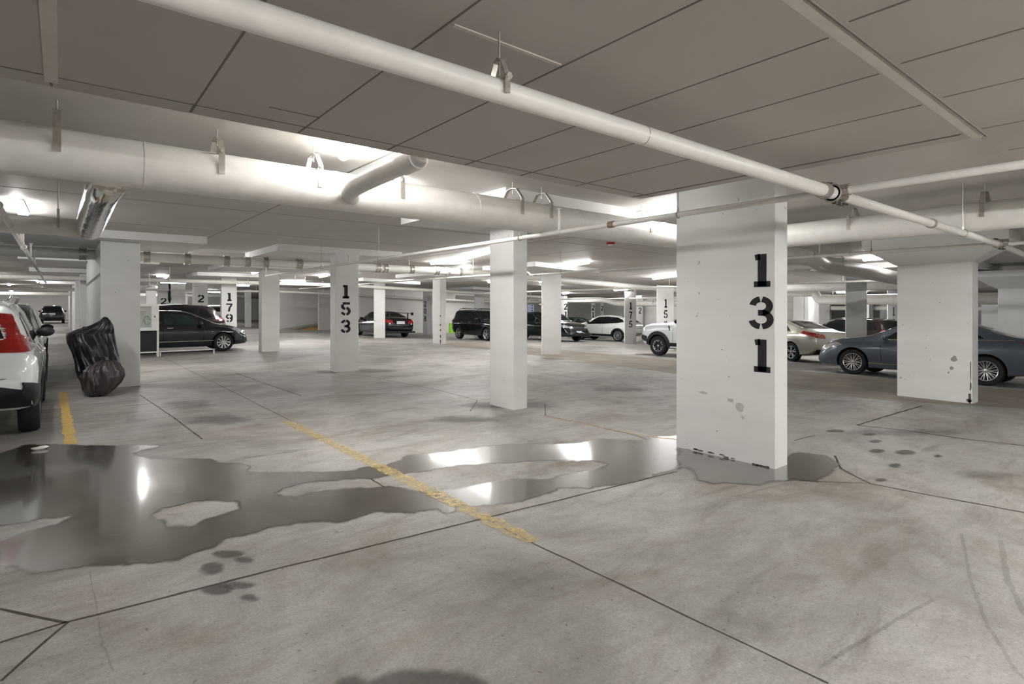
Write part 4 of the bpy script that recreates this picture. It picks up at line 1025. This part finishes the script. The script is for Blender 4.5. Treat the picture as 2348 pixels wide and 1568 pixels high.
def car(name, label, S, loc, heading, pm):
    """heading: direction of the nose in degrees (90 = +y). loc: centre of the wheelbase on the slab"""
    L, W = S['L'], S['W']; xr, xf = S['axles']; R = S['R']; hw = W / 2
    roll = -math.atan(SL) if SX0 < loc[0] < SX1 else 0     # slab falls towards +x
    rotm = Matrix.Rotation(-roll, 4, 'Y') @ Matrix.Rotation(math.radians(heading), 4, 'Z')
    root = tag(empty(name, (loc[0], loc[1], gz(loc[0])), rotm.to_euler()), label, 'car')
    off = (xr + xf) / 2
    bm = body_mesh(S); bvh = BVHTree.FromBMesh(bm)
    b0 = obj('body', bm, pm, root, True, 32)
    # wheel arches
    cb = bmesh.new()
    for x in (xr, xf):
        for s in (-1, 1):
            tube(cb, [(x, s * (hw - .26), R), (x, s * (hw + .2), R)], R * 1.15, 28)
    cut = obj('cutter', cb, M['under'])
    md = b0.modifiers.new('cut', 'BOOLEAN'); md.object = cut; md.operation = 'DIFFERENCE'; md.solver = 'EXACT'
    cut.parent = root
    dg = bpy.context.evaluated_depsgraph_get(); ev = b0.evaluated_get(dg)
    me = bpy.data.meshes.new_from_object(ev); b0.modifiers.clear(); old = b0.data; b0.data = me
    me.materials.clear(); me.materials.append(pm); me.materials.append(M['under'])
    for p in me.polygons:                                  # inner arch faces are dark liners
        c = p.center; p.material_index = 0
        for x in (xr, xf):
            d = math.hypot(c.x - x, c.z - R)
            if abs(c.y) < hw + .01 and abs(c.y) > hw - .28 and d < R * 1.16 and (abs(p.normal.y) < .5 or d < R * 1.02): p.material_index = 1
    me.set_sharp_from_angle(angle=math.radians(32))
    bpy.data.objects.remove(cut); bpy.data.meshes.remove(old)
    def shift(o):
        if o is not None: o.location.x = -off
        return o
    shift(b0)
    nf = S.get('sides', 'LR')
    def dec(poly, side, m, nm, eps=.006, step=.08, label=None, par=None):
        step *= S.get('fine', 1)
        o = decal(S, bvh, poly, side, M[m] if isinstance(m, str) else m, nm, par or root, eps, step, label)
        if o is not None and par is None: shift(o)
        return o
    for s in nf:
        for q in S['win']: dec(q, s, S.get('gm', 'glass'), 'side_window')
        for q in S.get('seams', []):
            for pl in line_poly(q, .010): dec(pl, s, 'under', 'door_seam', .003, .15)
        for q in S.get('chromes', []):
            for pl in line_poly(q, .018): dec(pl, s, 'chrome', 'trim_strip', .010, .2)
        for q in S.get('clad', []): dec(q, s, 'dark', 'lower_trim', .012, .12)
        if S.get('archtrim'):
            for x in (xr, xf):
                r0, r1 = R * 1.13, R * 1.13 + S['archtrim']; a = [math.pi * (-.04 + 1.08 * i / 14) for i in range(15)]
                dec([(x + r1 * math.cos(t), R + r1 * math.sin(t)) for t in a] + [(x + r0 * math.cos(t), R + r0 * math.sin(t)) for t in a[::-1]], s, S.get('archmat', 'dark'), 'arch_trim', .022, .09)
        for q in S.get('tl', []): dec(q, s, 'tail', 'tail_lamp', .012, .06)
        for q in S.get('hl', []): dec(q, s, 'head', 'head_lamp', .012, .06)
        for x, z in S.get('handles', []):
            h = bvh.ray_cast(Vector((x, 3 if s == 'L' else -3, z)), Vector((0, -1 if s == 'L' else 1, 0)))[0]
            if h:
                bm = bmesh.new(); box(bm, -.09, .09, -.014, .014, -.014, .014); bevel(bm, .006, 1)
                o = obj('door_handle', bm, M[S.get('hm', 'chrome')] if S.get('hm', 'chrome') != 'paint' else pm, root, True, 40); o.location = (h.x - off, h.y + (.018 if s == 'L' else -.018), z)
        mxp, mzp = S['mir']
        h = bvh.ray_cast(Vector((mxp, 3 if s == 'L' else -3, mzp)), Vector((0, -1 if s == 'L' else 1, 0)))[0]
        if h:
            sg = 1 if s == 'L' else -1
            bm = bmesh.new(); bmesh.ops.create_uvsphere(bm, u_segments=14, v_segments=10, radius=1)
            for v in bm.verts: v.co = Vector((v.co.x * .075 + .0, v.co.y * .115 + .13, v.co.z * .075 + .04))
            tube(bm, [(0, -.02, 0), (0, .07, .02)], .03, 8)
            for v in bm.verts: v.co.y *= sg
            o = obj('mirror', bm, M['dark'] if S.get('dm') else pm, root, True, 50); o.location = (h.x - off, h.y, mzp)
    for q in S.get('topwin', []): dec(q, 'top', 'glass', 'windscreen')
    for q, m_, nm in S.get('rear', []): dec(q, 'rear', m_, nm, .012, .07)
    for q, m_, nm in S.get('front', []): dec(q, 'front', m_, nm, .012, .07)
    mt, mr = wheel_meshes(R, S.get('rim', 'five'))
    for x in (xr, xf):
        for s in (-1, 1):
            wv = link(bpy.data.objects.new('wheel', mt), root); wv.location = (x - off, s * (hw - .135), R)
            if s < 0: wv.rotation_euler = (0, 0, math.pi)
            link(bpy.data.objects.new('rim', mr), wv)
    bm = bmesh.new()                                        # floor pan and axles
    box(bm, xr - off - .3, xf - off + .3, -hw * .7, hw * .7, S['bot'][1][1] - .03, S['bot'][1][1] + .12)
    for x in (xr, xf): tube(bm, [(x - off, -hw + .2, R), (x - off, hw - .2, R)], .05, 8)
    obj('underbody', bm, M['under'], root)
    S2 = S.get('extra')
    if S2: S2(root, off, bvh, pm)
    return root

mir = lambda q: [(-y, z) for y, z in q][::-1]
HATCH = dict(L=4.26, W=1.80, R=.32, axles=(.80, 3.42), bot=[(0, .42), (.3, .26), (1, .20), (3.4, .20), (4.0, .22), (4.2, .24), (4.26, .30)],
    top=[(0, .70), (.04, .92), (.14, 1.06), (.42, 1.36), (.62, 1.42), (1.5, 1.465), (2.2, 1.44), (2.5, 1.36), (3.18, 1.0), (3.75, .90), (4.05, .80), (4.20, .68), (4.24, .55), (4.26, .44)],
    belt=[(0, .92), (.8, .96), (2.2, .93), (3.1, .90), (3.9, .78), (4.26, .42)],
    win=[[(.85, .99), (1.55, .975), (1.55, 1.345), (1.0, 1.30)], [(1.62, .975), (2.72, .955), (2.42, 1.25), (2.15, 1.335), (1.62, 1.35)]],
    seams=[[(1.58, .34), (1.58, .95)], [(2.78, .34), (2.80, .94)], [(.98, .5), (.88, .9)]], handles=[(1.78, .86), (.98, .88)], mir=(2.68, .95),
    hl=[[(3.70, .76), (4.05, .62), (4.20, .60), (4.12, .70), (3.98, .78), (3.74, .83)]], tl=[[(.02, .82), (.30, .86), (.26, 1.0), (.10, 1.0)]],
    topwin=[[(2.42, -.55), (3.05, -.66), (3.05, .66), (2.42, .55)]],
    front=[([(-.5, .30), (.5, .30), (.5, .50), (-.5, .50)], 'dark', 'grille'), ([(.35, .58), (.75, .60), (.72, .72), (.42, .68)], 'head', 'head_lamp'), (mir([(.35, .58), (.75, .60), (.72, .72), (.42, .68)]), 'head', 'head_lamp')],
    rear=[([(-.5, 1.05), (.5, 1.05), (.45, 1.33), (-.45, 1.33)], 'glass', 'rear_window'), ([(-.2, .75), (.2, .75), (.2, .88), (-.2, .88)], 'plate', 'licence_plate')], rim='ten')
SUV = dict(L=4.65, W=1.86, R=.345, axles=(.93, 3.63), bot=[(0, .55), (.3, .34), (1, .24), (3.6, .24), (4.3, .28), (4.6, .30), (4.65, .36)],
    top=[(0, .70), (.04, 1.02), (.12, 1.12), (.42, 1.54), (.7, 1.64), (1.6, 1.69), (2.4, 1.65), (2.75, 1.55), (3.4, 1.16), (4.2, 1.06), (4.48, .96), (4.60, .80), (4.63, .66), (4.65, .52)],
    belt=[(0, 1.04), (.9, 1.08), (2.4, 1.04), (3.4, 1.0), (4.3, .93), (4.65, .5)],
    win=[[(.52, 1.17), (.98, 1.13), (.98, 1.50), (.72, 1.46)], [(1.05, 1.12), (1.88, 1.09), (1.88, 1.54), (1.05, 1.52)], [(1.95, 1.09), (3.02, 1.06), (2.66, 1.38), (2.38, 1.50), (1.95, 1.54)]],
    seams=[[(1.92, .45), (1.92, 1.07)], [(3.05, .42), (3.08, 1.05)], [(1.15, .72), (1.0, 1.08)]], handles=[(2.1, .98), (1.2, 1.0)], mir=(2.95, 1.08), dm=1,
    clad=[[(1.33, .30), (3.22, .30), (3.22, .43), (1.33, .43)]], archtrim=.06,
    hl=[[(4.05, .88), (4.5, .76), (4.52, .86), (4.3, .95)]], tl=[[(.02, .98), (.36, 1.02), (.30, 1.14), (.12, 1.14)]],
    topwin=[[(2.68, -.60), (3.3, -.70), (3.3, .70), (2.68, .60)]],
    front=[([(-.55, .60), (.55, .60), (.5, .84), (-.5, .84)], 'dark', 'grille'), ([(-.75, .36), (.75, .36), (.7, .52), (-.7, .52)], 'dark', 'lower_grille'), ([(-.22, .50), (.22, .50), (.22, .62), (-.22, .62)], 'plate', 'licence_plate'),
           ([(.45, .74), (.82, .78), (.78, .88), (.5, .86)], 'head', 'head_lamp'), (mir([(.45, .74), (.82, .78), (.78, .88), (.5, .86)]), 'head', 'head_lamp')],
    rear=[([(-.55, 1.18), (.55, 1.18), (.48, 1.52), (-.48, 1.52)], 'glass', 'rear_window'), ([(-.22, .82), (.22, .82), (.22, .96), (-.22, .96)], 'plate', 'licence_plate')], rim='ten')
SEDAN = dict(L=4.68, W=1.80, R=.325, axles=(1.02, 3.72), bot=[(0, .45), (.3, .28), (1, .19), (3.7, .19), (4.4, .20), (4.62, .22), (4.68, .28)],
    top=[(0, .72), (.05, .96), (.15, 1.06), (.62, 1.12), (1.05, 1.27), (1.55, 1.43), (2.1, 1.46), (2.6, 1.42), (3.45, 1.03), (4.1, .93), (4.42, .84), (4.60, .70), (4.66, .56), (4.68, .46)],
    belt=[(0, .93), (.8, 1.0), (1.8, .97), (3.3, .90), (4.2, .82), (4.68, .44)],
    win=[[(1.12, 1.05), (1.93, .995), (1.93, 1.345), (1.68, 1.33), (1.35, 1.22)], [(2.0, .99), (3.08, .95), (2.72, 1.22), (2.45, 1.325), (2.0, 1.35)]],
    seams=[[(1.96, .34), (1.96, .97)], [(3.10, .32), (3.14, .93)], [(1.35, .62), (1.2, .98)]], handles=[(2.15, .87), (1.35, .90)], mir=(3.02, .95), hm='paint',
    chromes=[[(1.1, 1.03), (2.0, .975), (3.1, .935)]],
    hl=[[(4.02, .76), (4.40, .62), (4.60, .60), (4.52, .70), (4.36, .78), (4.12, .82)]], tl=[[(.02, .82), (.40, .90), (.34, 1.0), (.08, 1.0)]],
    topwin=[[(2.62, -.56), (3.32, -.68), (3.32, .68), (2.62, .56)]],
    front=[([(-.6, .42), (.6, .42), (.55, .62), (-.55, .62)], 'dark', 'grille'), ([(.40, .60), (.80, .62), (.76, .73), (.46, .70)], 'head', 'head_lamp'), (mir([(.40, .60), (.80, .62), (.76, .73), (.46, .70)]), 'head', 'head_lamp')],
    rear=[([(-.22, .70), (.22, .70), (.22, .84), (-.22, .84)], 'plate', 'licence_plate'), ([(.42, .82), (.8, .84), (.78, .98), (.45, .95)], 'tail', 'tail_lamp'), (mir([(.42, .82), (.8, .84), (.78, .98), (.45, .95)]), 'tail', 'tail_lamp')], rim='multi')
def spec(base, **kw):
    d = dict(base); d.update(kw); return d

# --- white crossover at the left edge
def crv_extra(root, off, bvh, pm):
    for s in (1, -1):
        bm = bmesh.new(); tube(bm, [(.75 - off, s * .60, 1.66), (.95 - off, s * .62, 1.72), (2.6 - off, s * .62, 1.72), (2.8 - off, s * .58, 1.64)], .018, 8); obj('roof_rail', bm, M['rimS'], root, True)
CRV = spec(SUV, L=4.70, W=1.87, R=.36, axles=(.95, 3.65), rim='ten',
    bot=[(0, .58), (.25, .38), (1, .26), (3.6, .26), (4.3, .30), (4.7, .5)],
    plan=[(0, .84), (.05, .91), (.2, .97), (.8, 1), (3.6, 1), (4.25, .95), (4.58, .80), (4.7, .62)],
    top=[(0, .78), (.03, 1.05), (.10, 1.14), (.36, 1.52), (.55, 1.63), (1.6, 1.69), (2.4, 1.65), (2.75, 1.55), (3.45, 1.16), (4.2, 1.04), (4.55, .86), (4.7, .6)],
    clad=[[(1.38, .28), (3.22, .28), (3.22, .44), (1.38, .44)], [(.0, .30), (.52, .30), (.50, .62), (.30, .66), (0, .72)]], archtrim=.055,
    tl=[[(.03, 1.06), (.30, 1.07), (.42, 1.13), (.44, 1.20), (.34, 1.24), (.26, 1.28), (.36, 1.42), (.44, 1.50), (.38, 1.51), (.24, 1.36), (.14, 1.27), (.06, 1.22)]], fine=.45, mir=(2.95, 1.16),
    rear=[([(-.60, 1.22), (.60, 1.22), (.50, 1.50), (-.50, 1.50)], 'glass', 'rear_window'), ([(-.25, .86), (.25, .86), (.25, 1.0), (-.25, 1.0)], 'plate', 'licence_plate'),
          ([(-.84, .42), (.84, .42), (.84, .62), (.5, .70), (-.5, .70), (-.84, .62)], 'dark', 'bumper_trim'),
          ([(-.80, 1.06), (-.42, 1.07), (-.46, 1.16), (-.62, 1.22), (-.60, 1.48), (-.66, 1.48), (-.74, 1.24), (-.80, 1.22)], 'tail', 'tail_lamp'), (mir([(-.80, 1.06), (-.42, 1.07), (-.46, 1.16), (-.62, 1.22), (-.60, 1.48), (-.66, 1.48), (-.74, 1.24), (-.80, 1.22)]), 'tail', 'tail_lamp')],
    seams=[[(1.92, .45), (1.92, 1.07)], [(3.05, .42), (3.08, 1.05)], [(1.15, .72), (1.0, 1.08)]], extra=crv_extra)
car('crossover_car', 'white crossover parked at the left edge with its red tail lamp towards the camera', CRV, (-1.11, 10.85), 90, paint('pearl_white', (226, 232, 232), .22))
car('suv_car', 'dark grey car facing the camera ahead of the white crossover', spec(SUV, L=4.8, W=1.92), (-1.22, 17.2), 270, paint('graphite', (70, 74, 80), .2, .4))
car('suv_car', 'black car parked far down the left lane', spec(SUV), (-.60, 69.0), 90, paint('black_a', (20, 20, 22), .2))
car('hatchback_car', 'black car furthest down the left lane in front of the others', spec(HATCH), (-2.9, 61.0), 90, paint('black_b', (26, 26, 28), .2))
car('sedan_car', 'far silver sedan small between the left lane cars', spec(SEDAN), (-3.6, 72.0), 90, paint('silver_a', (150, 152, 155), .2, .5))

# --- black hatchback behind the cabinet
car('hatchback_car', 'black hatchback side on between the hose cabinet and the plain pillar', spec(HATCH, R=.325, rim='ten', gm='glassg', chromes=[[(3.1, .40), (1.2, .40)]]), (3.20, 22.75), 0, paint('black_c', (16, 17, 21), .15))
xq = ony(508, 26.0)
car('hatchback_car', 'dark hatch with a roof lip and red tail lamp behind the black hatchback', spec(SUV, L=4.4, axles=(.85, 3.45)), (xq - 2.15, 25.9), 180, paint('dark_plum', (34, 24, 28), .18))
car('van_car', 'far white van glimpsed right of the pillar stencilled 179', spec(SUV), (9.3, 49.0), 90, paint('white_b', (214, 216, 216), .3))

# --- dark car with rear wing
def wrx_extra(root, off, bvh, pm):
    rt_ = tag(empty('rear_wing', (0, 0, 0)), None); rt_.parent = root
    for s in (1, -1):
        bm = bmesh.new(); box(bm, .12 - off, .36 - off, s * .80 - .015, s * .80 + .015, 1.24, 1.40); obj('wing_plate', bm, M['dark'], rt_)
        bm = bmesh.new(); box(bm, .22 - off, .32 - off, s * .55 - .015, s * .55 + .015, 1.05, 1.34); obj('wing_post', bm, M['dark'], rt_)
    bm = bmesh.new(); box(bm, .12 - off, .36 - off, -.80, .80, 1.34, 1.37); bevel(bm, .008, 1); obj('wing_blade', bm, pm, rt_)
    bm = bmesh.new(); box(bm, -.03 - off, .12 - off, -.88, .88, .26, .36); obj('diffuser', bm, M['dark'], root)
WRX = spec(SEDAN, L=4.6, W=1.82, axles=(1.0, 3.65), rim='five', dm=1, extra=wrx_extra, topwin=[[(2.62, -.56), (3.32, -.68), (3.32, .68), (2.62, .56)], [(.66, -.60), (1.35, -.52), (1.35, .52), (.66, .60)]],
    rear=[([(-.24, .74), (.24, .74), (.24, .90), (-.24, .90)], 'plate', 'licence_plate'), ([(.45, .76), (.86, .80), (.84, 1.0), (.5, .93)], 'tail', 'tail_lamp'), (mir([(.45, .76), (.86, .80), (.84, 1.0), (.5, .93)]), 'tail', 'tail_lamp'),
          ([(-.7, .36), (.7, .36), (.78, .58), (-.78, .58)], 'dark', 'bumper_trim')])
car('sports_sedan_car', 'black sedan with a tall rear wing by the long white wall', WRX, (14.45, 29.9), 90, paint('deep_black', (22, 16, 18), .12))

# --- boxy black SUV
def pat_extra(root, off, bvh, pm):
    for s in (1, -1):
        bm = bmesh.new(); tube(bm, [(.5 - off, s * .60, 1.62), (.6 - off, s * .61, 1.69), (2.5 - off, s * .61, 1.69), (2.6 - off, s * .6, 1.62)], .016, 8); obj('roof_rail', bm, M['rimS'], root, True)
    for x in (.9, 2.1):
        bm = bmesh.new(); box(bm, x - off, x + .06 - off, -.66, .66, 1.70, 1.73); obj('cross_bar', bm, M['dark'], root)
PAT = spec(SUV, L=4.41, W=1.78, R=.345, axles=(.83, 3.47), rim='five', rw=.78, dm=0, archtrim=.05, archmat='dark',
    top=[(0, .80), (.03, 1.05), (.08, 1.12), (.30, 1.56), (.45, 1.63), (1.6, 1.65), (2.35, 1.62), (2.6, 1.54), (3.0, 1.16), (3.1, 1.13), (4.2, 1.04), (4.36, .9), (4.41, .6)],
    belt=[(0, 1.05), (3.0, 1.05), (4.2, .98), (4.41, .6)], clad=[[(1.25, .30), (3.08, .30), (3.08, .42), (1.25, .42)]],
    win=[[(.45, 1.10), (.92, 1.10), (.92, 1.53), (.55, 1.50)], [(1.0, 1.10), (1.68, 1.10), (1.68, 1.54), (1.0, 1.54)], [(1.76, 1.10), (2.72, 1.10), (2.48, 1.50), (1.76, 1.54)]],
    seams=[[(1.72, .42), (1.72, 1.07)], [(2.85, .42), (2.85, 1.07)], [(1.05, .7), (.96, 1.08)]], handles=[(1.95, .96), (1.15, .96)], mir=(2.68, 1.1),
    topwin=[[(2.55, -.62), (2.95, -.68), (2.95, .68), (2.55, .62)]], tl=[[(.02, .95), (.14, .95), (.14, 1.2), (.06, 1.2)]], extra=pat_extra)
car('suv_car', 'black boxy car with roof bars in front of the long white wall', PAT, (18.2, 24.95), 270, paint('black_d', (14, 16, 19), .12))

# --- cars in the middle distance
PICK = spec(SUV, L=4.95, W=1.95, rim='five')
car('suv_car', 'black car passing behind the plain scuffed pillar, its nose right of that pillar', PICK, (22.6, 24.35), 270, paint('black_green', (18, 22, 22), .14))
car('sedan_car', 'dark green grey sedan behind the bonnet of the white crossover', spec(SEDAN, rim='five'), (28.4, 28.2), 110, paint('green_grey', (44, 52, 48), .2))
QAS = spec(SUV, L=4.5, W=1.84, R=.35, axles=(.88, 3.53), rim='ten', hm='paint',
    top=[(0, .80), (.04, 1.04), (.14, 1.14), (.55, 1.46), (.9, 1.56), (1.7, 1.62), (2.3, 1.58), (2.7, 1.46), (3.35, 1.10), (4.1, .98), (4.38, .82), (4.5, .58)],
    belt=[(0, 1.06), (.9, 1.08), (2.4, .98), (3.3, .95), (4.2, .86), (4.5, .56)],
    win=[[(.52, 1.18), (.98, 1.11), (1.8, 1.05), (3.05, 1.0), (2.62, 1.32), (2.3, 1.46), (1.7, 1.49), (1.0, 1.45), (.66, 1.33)]], archtrim=.07,
    tl=[[(.02, 1.0), (.34, 1.04), (.28, 1.12), (.1, 1.1)]])
xm, ym = (24.33 + 24.91) / 2 + .95, (23.39 + 21.25) / 2
car('crossover_car', 'white crossover side on left of the pillar stencilled 175', QAS, (26.6, 23.55), 101, paint('white_c', (224, 226, 224), .2))
car('sedan_car', 'white sedan tail between the pillars stencilled 175 and 156', spec(SEDAN), (29.9, 20.9), 84, paint('white_d', (214, 214, 208), .25))
car('suv_car', 'black car between the pillars stencilled 175 and 156 behind the white sedan', spec(SUV), (26.3, 15.9), 90, paint('black_f', (16, 16, 17), .12))

BRO = spec(SUV, L=4.39, W=1.89, R=.365, axles=(.86, 3.53), rim='offroad', archtrim=.12, rw=.80,
    plan=[(0, .9), (.06, .95), (.2, 1), (3.7, 1), (4.1, .97), (4.3, .90), (4.39, .80)],
    top=[(0, 1.0), (.05, 1.3), (.15, 1.55), (.4, 1.74), (1.4, 1.78), (2.3, 1.74), (2.5, 1.68), (2.95, 1.28), (3.1, 1.24), (3.9, 1.19), (4.20, 1.12), (4.30, .95), (4.39, .62)],
    belt=[(0, 1.16), (3.0, 1.14), (3.9, 1.10), (4.25, 1.02), (4.39, .6)], bot=[(0, .5), (.3, .34), (1, .28), (3.6, .28), (4.15, .40), (4.39, .52)],
    win=[[(.5, 1.22), (.95, 1.22), (.95, 1.6), (.55, 1.58)], [(1.0, 1.22), (1.68, 1.22), (1.68, 1.62), (1.0, 1.62)], [(1.76, 1.22), (2.72, 1.22), (2.42, 1.6), (1.76, 1.62)]],
    seams=[[(2.88, .42), (2.88, 1.14)], [(1.72, .42), (1.72, 1.16)]], clad=[[(1.3, .30), (3.05, .30), (3.05, .50), (1.3, .50)], [(4.05, .50), (4.42, .55), (4.42, .78), (4.02, .70)]],
    hl=[[(4.14, .90), (4.30, .90), (4.28, 1.04), (4.16, 1.04)]], tl=[], mir=(2.7, 1.22), rearx=1,
    topwin=[[(2.5, -.66), (2.9, -.70), (2.9, .70), (2.5, .66)]])
def bro_extra(root, off, bvh, pm):
    h = bvh.ray_cast(Vector((3.02, 3, 1.02)), Vector((0, -1, 0)))[0]
    bm = bmesh.new(); v = [(2.98, .90), (3.03, .90), (3.08, 1.10), (3.03, 1.10)]
    for s in (1, -1):
        A = [bm.verts.new((x - off, s * (h.y + e), z)) for e in (-.01, .008) for x, z in v]
        for f in ((0, 1, 2, 3), (4, 5, 6, 7), (0, 1, 5, 4), (1, 2, 6, 5), (2, 3, 7, 6), (3, 0, 4, 7)): bm.faces.new([A[i] for i in f])
    obj('side_vent', bm, M['dark'], root)
BRO['extra'] = bro_extra
xb_, yb_ = at(1511, 815)
car('off_roader_car', 'white off-roader nose with black arches left of the pillar numbered 131', BRO, (xb_ + .82, yb_ - 1.34), 90, paint('white_e', (226, 230, 236), .25))

# --- right hand side
JET = spec(SEDAN, L=4.70, W=1.80, R=.33, axles=(1.08, 3.77), chromes=[[(.6, 1.02), (2.0, .975), (3.1, .935)], [(1.4, .33), (3.4, .33)]],
    tl=[[(.03, .84), (.48, .97), (.40, 1.03), (.10, 1.0)]])
car('sedan_car', 'blue grey sedan side on behind the flared pillar', JET, (16.95, 4.42), 91, paint('blue_grey', (88, 97, 110), .28, .5))
NIS = spec(SEDAN, L=4.85, W=1.85, rim='five', tl=[[(.02, .86), (.62, .98), (.60, 1.06), (.10, .99)]],
    rear=SEDAN['rear'] + [([(-.7, .30), (.7, .30), (.75, .46), (-.75, .46)], 'dark', 'bumper_trim')],
    topwin=[[(2.62, -.56), (3.32, -.68), (3.32, .68), (2.62, .56)], [(.78, -.60), (1.45, -.52), (1.45, .52), (.78, .60)]])
car('sedan_car', 'champagne silver sedan tail right of the pillar numbered 131', NIS, (20.9, 9.85), 68, paint('champagne', (190, 188, 178), .22, .35))
car('suv_car', 'dark red black car behind the nose of the blue grey sedan', spec(SUV), (27.2, 9.9), 75, paint('black_g', (24, 16, 18), .12))
car('suv_car', 'black car with shining roof edges left of the flared pillar', spec(SUV), (29.6, 7.6), 270, paint('black_h', (16, 17, 19), .12))
car('suv_car', 'black car glimpsed right of the flared pillar', spec(SUV, L=4.9, top=[(0, .9), (.05, 1.2), (.14, 1.4), (.40, 1.80), (.7, 1.86), (1.6, 1.88), (2.4, 1.84), (2.75, 1.7), (3.4, 1.3), (4.3, 1.15), (4.7, .95), (4.9, .6)]), (27.6, 3.2), 90, paint('black_i', (16, 17, 19), .12))

for o in list(bpy.data.objects):
    if '_o' in o: del o['_o']
